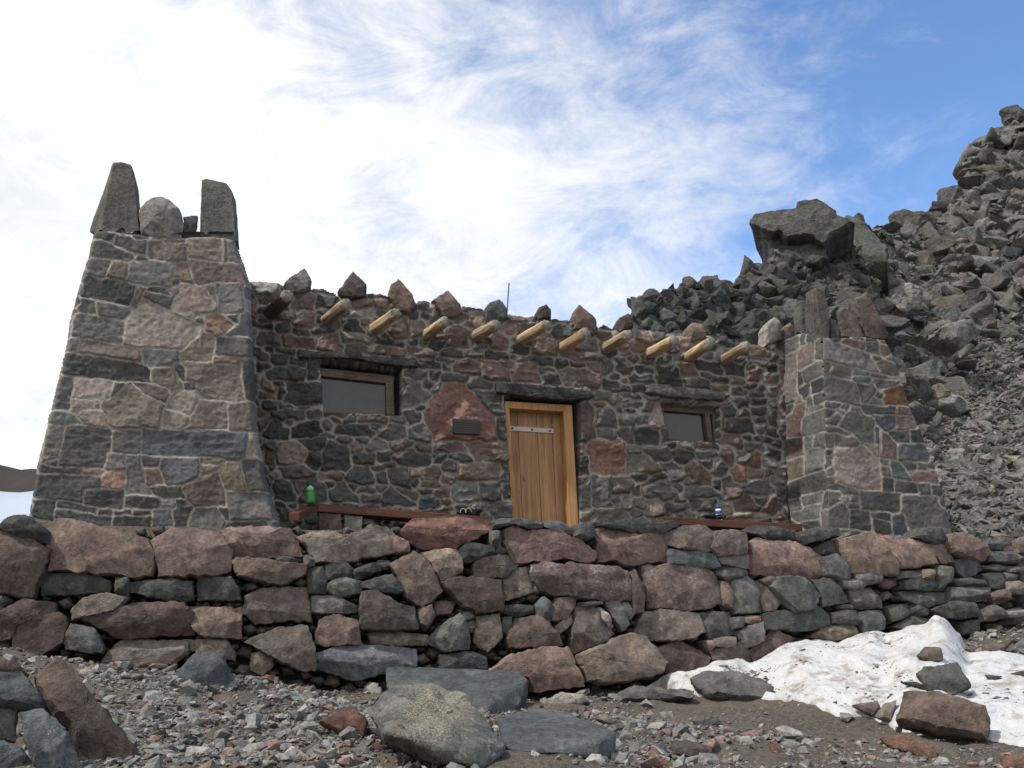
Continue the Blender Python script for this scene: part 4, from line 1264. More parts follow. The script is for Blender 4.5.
# log ends
for k, (bx, by, tx, ty, rad, old) in enumerate(((271, 313, 287, 296, 8.4, 1), (326, 321, 346.5, 304, 7.3, 0), (374, 329, 396, 313.5, 6.8, 0), (427, 335, 444.6, 321.5, 6.9, 0), (475.5, 336.5, 496, 325.5, 7, 0), (520.5, 340.5, 546, 324.5, 6.5, 0),
        (563.5, 347.5, 586, 333, 6.6, 0), (605.5, 348.5, 628, 335, 6.8, 0), (649.5, 353.5, 674, 341, 6.9, 0), (687.5, 357.5, 709, 343.5, 6.4, 0), (723.5, 360.5, 746.5, 346.5, 6.2, 0))):
    p0 = P_WALL.hit(bx, by); p1 = at(tx, ty, p0[1] - .62); ax = p1 - p0; L = np.linalg.norm(ax) + .25; ax /= np.linalg.norm(ax); p0 = p0 - ax * .25
    r0 = rad * p1[1] / 1000 * .90; rr = np.random.default_rng(300 + k); ns, nl = 28, 14; V = []; F = []; fm = []
    for j in range(nl + 1):
        t = j / nl; th_ = np.arange(ns) * 2 * math.pi / ns
        rj = r0 * (1.06 - .1 * t) * (1 + .10 * noise(np.stack([np.cos(th_) * 1.3 + k * 5, np.sin(th_) * 1.3, np.full(ns, t * 4)], -1), k) + .10 * noise(np.stack([np.cos(th_) * 3.5 + k, np.sin(th_) * 5, np.full(ns, t * 2)], -1), k))
        if j == nl: rj = rj * .97
        z = L * t + (r0 * .28 * noise(np.stack([np.cos(th_) * 2, np.sin(th_) * 2], -1), k) if j == nl else 0) + (-.012 if j == nl - 1 else 0)
        V += [[rj[i] * math.cos(th_[i]), rj[i] * math.sin(th_[i]), z if np.isscalar(z) else z[i]] for i in range(ns)]
    for j in range(nl):
        for i in range(ns): F.append([j * ns + i, j * ns + (i + 1) % ns, (j + 1) * ns + (i + 1) % ns, (j + 1) * ns + i]); fm.append(0)
    V.append([0, 0, L]); V.append([0, 0, 0])
    for i in range(ns): F.append([nl * ns + i, nl * ns + (i + 1) % ns, len(V) - 2]); fm.append(1); F.append([(i + 1) % ns, i, len(V) - 1]); fm.append(1)
    o = mk('log_end', V, F, [(M_LOG, M_LOG2, M_LOG)[k % 3] if not old else M_OLDWOOD, M_LOGEND], hut, (0, 0, 0), None, True, fm)
    o.location = p0 - ORG[hut.name]; o.rotation_mode = 'QUATERNION'; o.rotation_quaternion = Vector((0, 0, 1)).rotation_difference(Vector(ax)) @ Matrix.Rotation(rr.uniform(0, 6), 3, 'Z').to_quaternion()
    if old: o['label'] = 'dark rotted log end nearest the left tower'

# thin antenna on the roof
pa = P_WALL.hit(511.5, 330) + D_BACK * .6; pb = at(509, 283, pa[1])
def tube(a, b, r0, r1, n=10):
    a = np.array(a, float); b = np.array(b, float); t = (b - a) / np.linalg.norm(b - a); u = np.cross(t, [.3, .9, .1]); u /= np.linalg.norm(u); w = np.cross(t, u)
    V = [c + (u * math.cos(q) + w * math.sin(q)) * r for c, r in ((a, r0), (b, r1)) for q in np.arange(n) * 2 * math.pi / n]
    return V, [[i, (i + 1) % n, n + (i + 1) % n, n + i] for i in range(n)] + [list(range(n))[::-1], list(range(n, 2 * n))]
rod = join([tube(pa - [0, 0, .4], pb, .010, .008), tube(pa - [0, 0, .45], pa - [0, 0, .2], .02, .02)])
setp(mk('antenna', *rod, M_DARK), 'thin grey rod standing up behind the parapet above the door', 'antenna')

# ================================================================== benches
def bench(top_l, top_r, thick, w, depth, label, supports, wing=None):
    P = P_WALL.shift(w); a = P.hit(*top_l); b = P.hit(*top_r); al = b - a
    e = empty('bench', a + al / 2 - np.array([0, 0, .45])); setp(e, label, 'bench', 'plank benches along the hut wall')
    V, F = boxP(a, al, D_BACK * depth, np.array([0, 0, -thick]))
    mk('plank', *bevelled(V, F, .008), M_BENCH, e, smooth=False)
    if wing is not None:
        q = at(*wing, a[1] - .42); V, F = boxP(a - np.array([0, 0, .004]), (q - a), -D_ALONG * .10, np.array([0, 0, -thick])); mk('plank', *bevelled(V, F, .008), M_BENCH, e, smooth=False)
    for k, (sx0, sx1, code) in enumerate(supports):
        c0 = P.shift(-.04).hit(sx0, top_l[1] + thick * 1000 / a[1] + 3); c1 = P.shift(-.04).hit(sx1, top_l[1] + thick * 1000 / a[1] + 3)
        c0 = a + al * ((sx0 - top_l[0]) / (top_r[0] - top_l[0])) - P.n * .05; c1 = a + al * ((sx1 - top_l[0]) / (top_r[0] - top_l[0])) - P.n * .05
        h = np.array([0, 0, -thick - .003]); Pq = np.array([c0 + h, c1 + h, c1 + h + [0, 0, -.42], c0 + h + [0, 0, -.42]])
        V, F = outline_rock(Pq, P.n, 400 + k + int(top_l[0]), .03, .3, 0, .02, flat=.9, edge=1.5); mk('support_stone', V, F, M_ROCK, e, None, rock_attrs(V, code, 400 + k))
    return e, P
bl, PB = bench((318, 503.5), (492, 517), .085, .62, .48, 'brown plank bench left of the door, turning a corner along the left tower', ((318, 341, 'r'), (343, 361, 'w'), (462, 490, 'k')), (299, 512))
br, PB2 = bench((664, 516.5), (802, 524), .085, .62, .48, 'brown plank bench right of the door under the small window', ((668, 700, 'g'), (770, 798, 'm')))
def lathe(profile, n=20):
    V = []; F = []
    for r, z in profile: V += [[r * math.cos(q), r * math.sin(q), z] for q in np.arange(n) * 2 * math.pi / n]
    for j in range(len(profile) - 1):
        for i in range(n): F.append([j * n + i, j * n + (i + 1) % n, (j + 1) * n + (i + 1) % n, (j + 1) * n + i])
    F.append(list(range(n))[::-1]); F.append([(len(profile) - 1) * n + i for i in range(n)]); return np.array(V), F
def bench_point(P, px, py, back):
    return P.shift(-back).hit(px, py)
# green bottle
a0 = PB.hit(318, 503.5); z0 = a0[2]
def stand(P, px, back, e0, e1, x0, x1):
    A = P.hit(*e0); B = P.hit(*e1); t = (px - x0) / (x1 - x0); return A + (B - A) * t - P.n * back
pg = at(310.5, 506, PB.hit(318, 503)[1] - .1); pg[2] = z0 - .004
gb = mk('bottle', *lathe([(.002, 0), (.05, 0), (.054, .02), (.054, .10), (.05, .115), (.03, .125), (.03, .13)]), M_GREEN, None, (0, 0, 0)); gb.location = pg; ORG[gb.name] = pg
setp(gb, 'green bottle on the left end of the left bench', 'bottle')
cpv, cpf = lathe([(.002, .128), (.036, .128), (.038, .16), (.03, .175), (.012, .18), (.012, .19), (.002, .19)]); o = mk('cap', cpv, cpf, M_GREEN_L, gb, pg); 
o.data.transform(Matrix.Translation(Vector(pg))); o.location = (0, 0, 0)
# white bottle with blue cap
pw = stand(PB2, 724, .16, (664, 516.5), (802, 524), 664, 802)
wb = mk('bottle', *lathe([(.002, 0), (.034, 0), (.037, .01), (.037, .125), (.03, .14), (.02, .146), (.02, .15)]), M_WHITE, None, (0, 0, 0)); wb.location = pw; ORG[wb.name] = pw
setp(wb, 'white bottle with a blue cap on the right bench', 'bottle')
for nm, prof, mt in (('cap', [(.002, .148), (.025, .148), (.026, .185), (.02, .192), (.002, .193)], M_BLUE), ('sleeve', [(.0375, .085), (.0395, .087), (.0395, .122), (.0375, .124)], M_BLUE)):
    v_, f_ = lathe(prof); o = mk(nm, v_, f_, mt, wb, (0, 0, 0)); o.location = (0, 0, 0)
def lump(name, P, mat, label, cat, seed, sx=.11, sz=.05, n=4):
    r = np.random.default_rng(seed); parts = []
    for k in range(n):
        c = np.array([r.uniform(-sx, sx), r.uniform(-.05, .05), sz * .45]); pts = c + r.normal(0, 1, (16, 3)) * [sx * .42, .03, sz * .35]; pts[:, 2] = np.maximum(pts[:, 2], 0)
        parts.append(hull_rock(pts, seed + k, .02, .05, .004))
    V, F = join(parts); o = mk(name, V, F, mat, None, (0, 0, 0)); o.location = P; ORG[o.name] = np.array(P); return setp(o, label, cat)
pl = stand(PB, 471, .22, (318, 503.5), (492, 517), 318, 492)
gear = lump('climbing_gear', pl, M_BLACK, 'small heap of black climbing gear on the right end of the left bench', 'climbing gear', 5, .085, .1, 6)
bowV = []
for k, (cx, ang) in enumerate(((-.05, .2), (.01, -.3), (.06, .4))):
    q = np.linspace(0, math.pi, 10); pts = [np.array([cx + .035 * math.cos(t) * math.cos(ang), -.05 + .02 * math.sin(ang), .05 + .05 * math.sin(t)]) for t in q]
    bowV += [tube(pts[i], pts[i + 1], .004, .004, 6) for i in range(9)]
V, F = join(bowV); o = mk('buckle', V, F, M_STRAP, gear, (0, 0, 0)); o.location = (0, 0, 0)
lump('glove', stand(PB2, 713, .1, (664, 516.5), (802, 524), 664, 802), M_NAVY, 'dark crumpled gloves beside the white bottle on the right bench', 'gloves', 9, .1, .05, 5)

# ================================================================== dry stone wall
wall = empty('dry_stone_wall', P_DRY.hit(500, 690)); setp(wall, 'dry stone retaining wall of big reddish and dark blocks in front of the hut', 'wall')
st = stones_of(DRY_WALL)
for c, p in list(st):                                                    # the wall runs on past the right edge of the picture
    if p[:, 0].mean() > 890 and p[:, 0].mean() < 1010: st.append((c, (p - p.mean(0)) * [1.1, .95] + p.mean(0) + [122, 3]))
order = sorted(range(len(st)), key=lambda i: -area(st[i][1])); smallV = []; smallF = []; smallA = []; base = 0
LAB = {'W': 'reddish block streaked with white', 'S': 'reddish slab with pale stripes across it', 'B': 'big brown boulder at the foot of the wall', 'R': 'broad pale red capping block'}
for rank, i in enumerate(order):
    c, p = st[i]; r = np.random.default_rng(500 + i); px = math.sqrt(area(p)); w = r.uniform(-.06, .05) + (.10 if c in 'BS' else 0)
    Pl = P_DRY.shift(w); V, F = outline_rock(Pl.hit(p[:, 0], p[:, 1]), P_DRY.n, 500 + i, r.uniform(.06, .10) + px * .0008, .32 + px * .002, -.020, .016, flat=r.uniform(.5, .95), edge=r.uniform(2.0, 6.0))
    at_ = rock_attrs(V, c, 500 + i); at_['col'] = at_['col'] * 1.32
    if rank < 98:
        o = mk('stone', V, F, M_ROCK, wall, None, at_, sharp=17)
        if c in LAB: o['label'] = LAB[c]
    else: smallV.append(V); smallF += [[q + base for q in f] for f in F]; smallA.append(at_); base += len(V)
# chips wedged in the gaps
xs = np.arange(0, 1060, 2.0); ys = np.arange(515, 700, 2.0); X, Y = np.meshgrid(xs, ys); D = np.full(X.shape, 99.0)
for c, p in st:
    w_ = (X > p[:, 0].min() - 15) & (X < p[:, 0].max() + 15) & (Y > p[:, 1].min() - 15) & (Y < p[:, 1].max() + 15)
    D[w_] = np.minimum(D[w_], sdf(p, X[w_], Y[w_]))
up = np.interp(xs, [0, 50, 220, 560, 800, 1060], [540, 530, 530, 528, 530, 545]); dn = np.interp(xs, [0, 60, 100, 160, 200, 280, 600, 700, 780, 900, 1060], [640, 650, 672, 672, 660, 690, 690, 676, 655, 640, 620])
cand = np.argwhere((D > 2.8) & (Y > up[None]) & (Y < dn[None])); r = np.random.default_rng(77); r.shuffle(cand); chips = []
for j, k in cand:
    if D[j, k] < 2.8: continue
    rad = min(D[j, k] + .9, 8); D = np.minimum(D, np.hypot(X - X[j, k], Y - Y[j, k]) - rad); n_ = r.integers(4, 6); an = np.arange(n_) * 6.283 / n_ + r.uniform(0, .7, n_)
    q = np.stack([X[j, k] + rad * 1.25 * np.cos(an), Y[j, k] + rad * .85 * np.sin(an)], -1)
    V, F = outline_rock(P_DRY.shift(-.10).hit(q[:, 0], q[:, 1]), P_DRY.n, 900 + len(chips), .05, .15, 0, .02, step=.02, rings=(.85, .6, .3)); chips.append(1)
    smallV.append(V); smallF += [[a + base for a in f] for f in F]; smallA.append(rock_attrs(V, 'kgmtk'[r.integers(5)], 900 + len(chips))); base += len(V)
    if len(chips) > 200: break
o = mk('small_stone', np.vstack(smallV), smallF, M_ROCK, wall, None, {k: np.concatenate([a[k] for a in smallA]) for k in ('col', 'wht', 'yel')}, sharp=26); o['kind'] = 'stuff'
# dark earth core behind the stones
us = np.arange(-60, 1140, 8.0); vs = np.linspace(0, 1, 24); ut = np.interp(us, [-60, 0, 50, 560, 800, 1140], [548, 548, 536, 534, 536, 560])
U_, V_ = np.meshgrid(us, vs); Yt = ut[None] * (1 - V_) + 720 * V_
C3 = P_DRY.hit(U_.ravel(), Yt.ravel()) - P_DRY.n * (.27 + .05 * fbm(np.stack([U_.ravel() / 9, Yt.ravel() / 9], -1), 2, 3))[:, None]
ii = np.arange(U_.size).reshape(U_.shape); Fq = np.stack([ii[:-1, :-1], ii[1:, :-1], ii[1:, 1:], ii[:-1, 1:]], -1).reshape(-1, 4)
mk('core', C3, Fq, plain_mat('packed_earth', (.06, .053, .046), .95, .5, 30, .02), wall, smooth=False)

# ================================================================== loose rocks in front
def trace_block(block):
    for line in block.strip().splitlines():
        tile, code, label, pts = line.split('|'); ox, oy, s = TILE[tile]
        yield code, label, np.array([[float(a) for a in q.split(',')] for q in pts.split()]) * s + (ox, oy)
def cat_of(label): return 'slab' if 'slab' in label else ('boulder' if 'boulder' in label else 'stone')
def ground_rock(code, label, q, depth, seed, tilt=24, yel=0.0, sink=True, front=None):
    N = -rays(*q.mean(0)); N[2] = 0; N /= np.linalg.norm(N); N = N * math.cos(R(tilt)); N[2] = math.sin(R(tilt))
    c = at(q[:, 0].mean(), q[:, 1].max(), depth); Pl = Plane(c, N); P = Pl.hit(q[:, 0], q[:, 1]); size = math.sqrt(area(q)) * depth / 1000
    V, F = outline_rock(P, N, seed, size * .20 if front is None else front, size * .62, 0, .022, flat=.35, edge=.8)
    o = mk('boulder' if 'boulder' in label else ('rock_slab' if 'slab' in label else 'rock'), V, F, M_ROCK, None, None, rock_attrs(V, code, seed, None, yel), sharp=26)
    return setp(o, label, cat_of(label))
PILE = {'pile': -.35}
for k, (code, label, q) in enumerate(trace_block(ROCKS)):
    b_ = on_ground(min(max(q[np.argmax(q[:, 1]), 0], -60), 1090), min(q[:, 1].max() - 2, 790))
    d = b_[1] + .05
    if 'topmost' in label or 'on top of the pile' in label: d = 5.75
    elif 'left pile' in label or 'left corner' in label or 'wedged' in label: d = 5.45
    elif 'leaning at the left' in label: d = 5.75
    elif 'behind the left' in label: d = 6.6
    ground_rock(code, label, q, d, 700 + k)
# four big ones built corner by corner (pixel and depth), so that top and front faces turn the right way
def corner_rock(label, code, pts, seed, edge=.06, nz=.014, bev=.02, yel=0.0, wht=None, seat=12):
    bx, by, bd = max(pts[:seat], key=lambda q: q[1]); kk = (on_ground(bx, by)[1] - .03) / bd
    P = [at(x, y, d * kk) for x, y, d in pts]; V, F = hull_rock(P, seed, edge, nz, bev)
    at_ = rock_attrs(V, code, seed, wht, 0.0)
    if yel:
        X_, Y_ = project(V); at_['yel'] = yel * smooth(1 - np.hypot((V[:, 0] - V[:, 0].mean() - .05) / .33, (V[:, 2] - V[:, 2].max() + .12) / .22)) ** .5
    o = mk('boulder' if 'boulder' in label else 'rock_slab', V, F, M_ROCK, None, None, at_, sharp=26); return setp(o, label, cat_of(label))
corner_rock('big grey boulder crusted with yellow lichen in the front middle', 'g', [(369, 697, 7.5), (388, 682, 7.9), (440, 687, 7.9), (463, 700, 7.7), (469, 724, 7.3), (500, 742, 7.0), (502, 750, 6.9), (482, 766, 6.75), (445, 757, 6.7), (410, 738, 6.6), (386, 735, 6.75), (368, 715, 7.2),
    (430, 728, 6.75), (400, 700, 7.3), (470, 772, 7.3), (385, 755, 7.4), (495, 765, 7.6)], 801, .04, .022, .010, .8, .35)
corner_rock('long flat dark grey slab behind the lichen covered boulder', 'b', [(386, 668, 8.6), (450, 669, 8.6), (519, 672, 8.5), (527.5, 681, 8.3), (519, 706, 8.05), (503, 711, 8.0), (495, 700, 7.9), (400, 722, 7.7), (470, 724, 7.7), (395, 730, 8.2), (520, 715, 8.5), (500, 735, 8.1)], 802, .05, .008, .012, seat=6)
corner_rock('dark grey slab with a wedge shaped right end at the bottom', 'b', [(497, 716, 7.5), (533, 709, 7.75), (566, 713, 7.7), (616, 731, 7.2), (612, 757, 7.0), (597, 759, 6.85), (598, 742, 6.9), (550, 752, 6.75), (512, 752, 6.75), (503, 741, 6.85), (500, 730, 7.1), (510, 765, 7.3), (605, 765, 7.3)], 803, .045, .009, .010, seat=11)

# ================================================================== snow
lx, ly = np.array([(640, 691), (700, 698), (722, 700), (784, 698), (808, 704), (831, 714), (860, 718), (901, 728), (945, 740), (1010, 746), (1024, 750), (1110, 765)], float).T
tx, ty = np.array([(640, 690), (648, 686), (665, 676), (689, 675), (705, 668), (716, 657), (736, 660), (752, 671), (762, 663), (787, 642), (800, 638), (820, 638), (840, 640), (873, 631), (887, 635), (910, 626), (929, 627), (932, 618), (945, 618), (958, 630), (967, 645), (965, 652), (988, 656), (1024, 658), (1110, 660)], float).T
us = np.arange(640, 1110, 1.5); yl = np.interp(us, lx, ly) + 3.6 * noise(np.stack([us / 13, us * 0], -1), 3) + 2.2 * noise(np.stack([us / 4, us * 0], -1), 4); yt = np.interp(us, tx, ty); yt = np.convolve(np.pad(yt, 4, 'edge'), np.array([1, 2, 3, 4, 5, 4, 3, 2, 1]) / 25, 'valid')
LO = np.array([on_ground(u, y) for u, y in zip(us, yl)]); k_ = 9; LO = np.stack([np.convolve(np.pad(LO[:, j], k_, 'edge'), np.ones(2 * k_ + 1) / (2 * k_ + 1), 'valid') for j in range(3)], -1)
W = P_DRY.shift(.06).hit(us, yt); back = smooth((us - 935) / 75); W2 = np.array([at(u, y, p[1]) for u, y, p in zip(us, yt, P_DRY.shift(.75).hit(us, yt))]); W = W * (1 - back[:, None]) + W2 * back[:, None]
sv = np.linspace(0, 1, 150); S3 = LO[None] * (1 - sv)[:, None, None] + W[None] * sv[:, None, None]
gz = ground_z(S3[..., 0], S3[..., 1]); lin = S3[..., 2]
lump_ = .065 * fbm(S3 * 1.7, 12, 3) + .03 * fbm(S3 * [3.5, 3.5, 6], 14, 2) * (.4 + .8 * smooth(noise(S3 * 1.1, 16) + .5)) + .012 * fbm(S3 * 14, 15, 4)
S3[..., 2] = lin + .10 * np.sin(sv * math.pi)[:, None] ** 1.1 * smooth((us - 640) / 45)[None] + lump_ * np.minimum(sv * 9, 1)[:, None] * smooth((us - 640) / 45)[None]
S3[0, :, 2] = ground_z(S3[0, :, 0], S3[0, :, 1]) - .05
S3[1:8, :, 2] = np.maximum(S3[1:8, :, 2], gz[1:8] + .01 + .008 * np.arange(7)[:, None])
ii = np.arange(S3.shape[0] * S3.shape[1]).reshape(S3.shape[:2]); Fq = np.stack([ii[:-1, :-1], ii[:-1, 1:], ii[1:, 1:], ii[1:, :-1]], -1).reshape(-1, 4)
SV = S3.reshape(-1, 3); nb = len(us); bk_ = W + D_BACK * .25; bk_[:, 2] -= .3; SV = np.vstack([SV, bk_]); a = ii[-1]; Fq = np.vstack([Fq, np.stack([a[:-1], a[1:], np.arange(nb - 1) + 1 + ii.size, np.arange(nb - 1) + ii.size], -1)])
m = bpy.data.materials.new('snow'); g = G(nt(m)); v = g.n('ShaderNodeTexCoord').outputs['Object']
n1 = g.noise(v, 7, 6, .65, .6); n2 = g.noise(v, 40, 4, .6); n3 = g.noise(v, 2.2, 4, .6)
col = g.mix(g.math('MULTIPLY', g.ramp(n1, .44, .66), g.ramp(n3, .38, .6)), (.53, .535, .54), (.24, .215, .185)); col = g.mix(g.ramp(g.noise(v, 75, 3, .6), .60, .70, 0, .8), col, (.17, .155, .14))
bs = g.finish(col, .7, g.math('ADD', n1, g.math('MULTIPLY', n2, .4)), .7, .03); bs.inputs['Subsurface Weight'].default_value = .0
setp(mk('snow', SV, Fq, m, None, (0, 0, 0)), 'melting patch of dirty white snow against the foot of the wall', 'snow', None, 'stuff')
PX, PY = project(S3)
rs = np.random.default_rng(19); kd = 2600; di = rs.integers(6, 140, kd); dj = rs.integers(30, len(us), kd); cl_ = noise(S3[di, dj] * 1.9, 21) + .5 * noise(S3[di, dj] * 6, 22); kk_ = cl_ > .42; di, dj = di[kk_], dj[kk_]; kd = len(di); dsz = np.clip(np.exp(rs.normal(math.log(.008), .75, kd)), .003, .045)
o = scatter('debris', S3[di, dj] + [0, 0, .002], np.stack([dsz * 1.3, dsz, dsz * .5], -1), np.array([PAL['s']]) * rs.uniform(.6, 1.6, (kd, 1)) * [1.05, .98, .88], variants(6, 4, 11), M_GRAV, 20, .3); setp(o, 'dark grit and chips of stone lying on the snow', 'debris', None, 'stuff')
for k, (code, label, q) in enumerate(trace_block(SNOW_ROCKS)):
    bx = q[np.argmax(q[:, 1]), 0]; by = q[:, 1].max() - 4
    if 'wall' in label and code != 'g' or 'right edge above' in label: by += 2
    i = int(np.clip((bx - 640) / 1.5, 0, len(us) - 1)); j = int(np.argmin(np.abs(PY[:, i] - by))); d = S3[j, i, 1] if PY[:, i].max() > by > PY[:, i].min() - 3 else on_ground(bx, by)[1]
    d -= .07
    ground_rock(code, label, q, d, 840 + k, 26)
# ================================================================== gravel
r = np.random.default_rng(5); N_ = 150000
gp = np.stack([r.uniform(-6.2, 7.5, N_), r.uniform(4.2, 12.0, N_)], -1); gp = gp[gp[:, 1] < wall_y(gp[:, 0]) - .05]
gz_ = ground_z(gp[:, 0], gp[:, 1]); X_, Y_ = project(np.column_stack([gp, gz_]))
dens = np.full(len(gp), .30)
dens = np.where((X_ > 80) & (X_ < 380) & (Y_ > 672), .95, dens); dens = np.where((X_ > 470) & (X_ < 860) & (Y_ > 722), .75, dens)
dens = np.where((X_ > 650) & (Y_ > 690) & (Y_ < 722 + (X_ - 650) * .09), .26, dens); dens = np.where((X_ > 860) & (Y_ > 725), .4, dens)
dens *= np.clip(.75 + 1.1 * noise(gp * 1.3, 31), .1, 1.3)
keep = r.random(len(gp)) < dens; gp = gp[keep]; gz_ = gz_[keep]; n = len(gp)
bare = (X_ > 650) & (Y_ > 690) & (Y_ < 722 + (X_ - 650) * .09)
bare = bare[keep]; sz = np.clip(np.exp(r.normal(math.log(.011), .6, n)), .004, .075); foot = wall_y(gp[:, 0]) - gp[:, 1] < .55; big = r.random(n) < np.where(foot, .05, .018); sz = np.where(big, r.uniform(.025, .085, n), sz); sz = np.where(bare & (r.random(n) < .93), np.clip(sz * .5, .003, .008), sz)
cl = np.array([PAL['s']] * n) * np.clip(r.normal(1.35, .42, n), .4, 2.6)[:, None] * (1 + r.normal(0, .014, (n, 3))); red = r.random(n) < .12; cl[red] = np.array([.17, .11, .092]) * r.uniform(.7, 1.3, (red.sum(), 1)); cl = np.clip(cl, .03, .42)
o = scatter('gravel', np.column_stack([gp, gz_ + sz * .25]), np.stack([sz * 1.15, sz, sz * .62], -1), cl, variants(10, 3, 12, (1.1, .85, .8)), M_GRAV, 6, .35); setp(o, 'loose grey gravel strewn over the brown soil', 'gravel', None, 'stuff')

# ================================================================== rocky hillside behind, right
su, sy, sd = np.array([(520, 372, 19), (560, 356, 20), (600, 342, 20), (632, 325, 20), (640, 314, 20.5), (650, 300, 21), (663, 300, 21.5), (687, 285, 22.5), (701, 288, 23), (718, 284, 24), (734, 285, 25), (740, 276, 25.5), (765, 268, 26.5), (774, 264, 27), (800, 258, 28.5), (847, 222, 32), (873, 228, 36), (901, 228, 41), (912, 220, 42), (934, 221, 45), (946, 214, 46), (950, 193, 47), (968, 172, 49), (970, 160, 50), (985, 144, 52), (1004, 130, 55), (1010, 117, 56), (1020, 111, 57), (1060, 90, 59), (1120, 62, 61), (1200, 36, 63), (1330, 10, 66)], float).T
bu, by_, bd = np.array([(520, 470, 16.5), (600, 480, 16), (760, 500, 15.6), (830, 525, 15.2), (900, 535, 14.6), (960, 545, 14.2), (1024, 556, 13.4), (1100, 566, 12.9), (1330, 590, 12)], float).T
hv = np.linspace(0, 1, 170)
def hill_pt(u, v):
    u = np.asarray(u, float); v = np.asarray(v, float); y = np.interp(u, bu, by_) * (1 - v) + np.interp(u, su, sy) * v
    d0 = np.interp(u, bu, bd); d1 = np.interp(u, su, sd); return at(u, y, d0 + (d1 - d0) * v ** 1.25)
hu = np.arange(520, 1330, 3.0); U_, V_ = np.meshgrid(hu, hv); H3 = hill_pt(U_, V_)
b1 = H3[-1] + [0, 3, -1.5]; b2 = H3[-1] + [0, 14, -9]; b0 = H3[0] + [0, -.8, -.4]; H3 = np.concatenate([b0[None], H3, b1[None], b2[None]], 0)
am = np.clip((H3[..., 1] - 14) / 20, .15, 1.2)
H3 = H3 + (np.stack([fbm(H3 * .55 + 31 * k, 60 + k, 4) for k in range(3)], -1) * am[..., None] * [.35, .35, .28]) * np.r_[0, np.minimum(1, np.linspace(0, 6, 170)), 1, 1][:, None, None]
ii = np.arange(H3.shape[0] * H3.shape[1]).reshape(H3.shape[:2]); Fq = np.stack([ii[:-1, :-1], ii[:-1, 1:], ii[1:, 1:], ii[1:, :-1]], -1).reshape(-1, 4)
m = bpy.data.materials.new('scree_ground'); g = G(nt(m)); v = g.n('ShaderNodeTexCoord').outputs['Object']
n1 = g.noise(v, .5, 6, .6); n2 = g.noise(v, 5, 6, .7); n3 = g.noise(v, 24, 4, .65)
c = g.mix(n1, (.09, .089, .085), (.16, .156, .148)); c = g.mix(g.ramp(n2, .35, .7), c, (.15, .147, .138)); c = g.mix(g.ramp(n3, .55, .7, 0, .6), c, (.21, .205, .195))
g.finish(c, .9, g.math('ADD', n2, g.math('MULTIPLY', n3, .5)), 1.0, .12)
HU0, HN = H3[1:-2], 170
def hill_pt(u, v):
    fu = np.clip((np.asarray(u, float) - 520) / 3.0, 0, HU0.shape[1] - 1.001); fv = np.clip(np.asarray(v, float), 0, 1) * (HN - 1.001); a = fu.astype(int); b = fv.astype(int); p = (fu - a)[..., None]; q = (fv - b)[..., None]
    return (HU0[b, a] * (1 - p) + HU0[b, a + 1] * p) * (1 - q) + (HU0[b + 1, a] * (1 - p) + HU0[b + 1, a + 1] * p) * q
setp(mk('hillside', H3.reshape(-1, 3), Fq, m, None, (0, 0, 0), smooth=False), kind='structure')
r = np.random.default_rng(12)
def hill_rocks(n, ulo, uhi, vlo, vhi, smin, smax, bright=1.0, power=2.0):
    u = r.uniform(ulo, uhi, n); v = vlo + (vhi - vlo) * r.random(n) ** .9; P = hill_pt(u, v)
    s = smin * (smax / smin) ** (r.random(n) ** power); t = smooth((u - 760) / 120 + (.5 - v) * .6)
    base = np.array(PAL['d'])[None] * (1 - t)[:, None] + np.array(PAL['s'])[None] * t[:, None]
    c = base * bright * (1.3 - .28 * smooth((v - .3) / .3))[:, None] * np.clip(r.normal(1.0, .24, n), .45, 1.8)[:, None] * (1 + r.normal(0, .03, (n, 3))); warm = r.random(n) < .1; c[warm] *= [1.18, 1.02, .88]
    return P, s, np.clip(c, .03, .4)
VAR = variants(14, 8, 13, (1.15, .8, .6)); VAR2 = variants(10, 9, 16, (1.15, .85, .65), 2)
sets = [hill_rocks(34000, 770, 1240, 0, .9, .03, .12, 1.15, 1.4), hill_rocks(15000, 620, 1240, .0, 1, .06, .2, 1.15, 1.8)]
sets2 = [hill_rocks(2200, 640, 1240, .1, 1, .12, .32, 1.05, 2.2), hill_rocks(1300, 920, 1240, .55, 1.0, .35, 1.0, 1.0, 1.8), hill_rocks(700, 830, 960, .35, .85, .2, .75, .95, 1.6), hill_rocks(900, 760, 1240, .4, 1.0, .22, .6, 1.0, 2.0), hill_rocks(1600, 560, 880, .3, 1.0, .12, .42, .95, 1.5)]
P = np.vstack([s[0] for s in sets]); S_ = np.concatenate([s[1] for s in sets]); Cc = np.vstack([s[2] for s in sets])
P2 = np.vstack([q[0] for q in sets2]); S2 = np.concatenate([q[1] for q in sets2]); C2 = np.vstack([q[2] for q in sets2])
# the blocks that show largest are objects of their own; the rest joins the scree
X2, Y2 = project(P2); hid = (X2 < 0) | (X2 > 1030) | (Y2 > 545) | inside(np.array(rt_out, float), X2, Y2) | ((X2 < 830) & (Y2 > np.interp(X2, [228, 500, 792, 830], [279, 312, 348, 330])))
rank = np.argsort(-(S2 / P2[:, 1]) * ~hid); solo = np.zeros(len(P2), bool); nc = ns = 0
for i in rank:
    if hid[i] or nc + ns >= 330: break
    c_ = X2[i] < 832
    if c_ and nc < 150: solo[i] = True; nc += 1
    elif not c_ and ns < 210: solo[i] = True; ns += 1
CRAG = ('crag_rock', 'jagged dark rock in the crag rising behind the parapet of the hut', 'rock', 'jagged rocks of the crag'); SCREE = ('scree_boulder', 'grey angular boulder lying among the scree right of the crag', 'boulder', 'boulders in the scree')
MR = rot_rand(r, len(P2), .6); vi = r.integers(len(VAR2), size=len(P2))
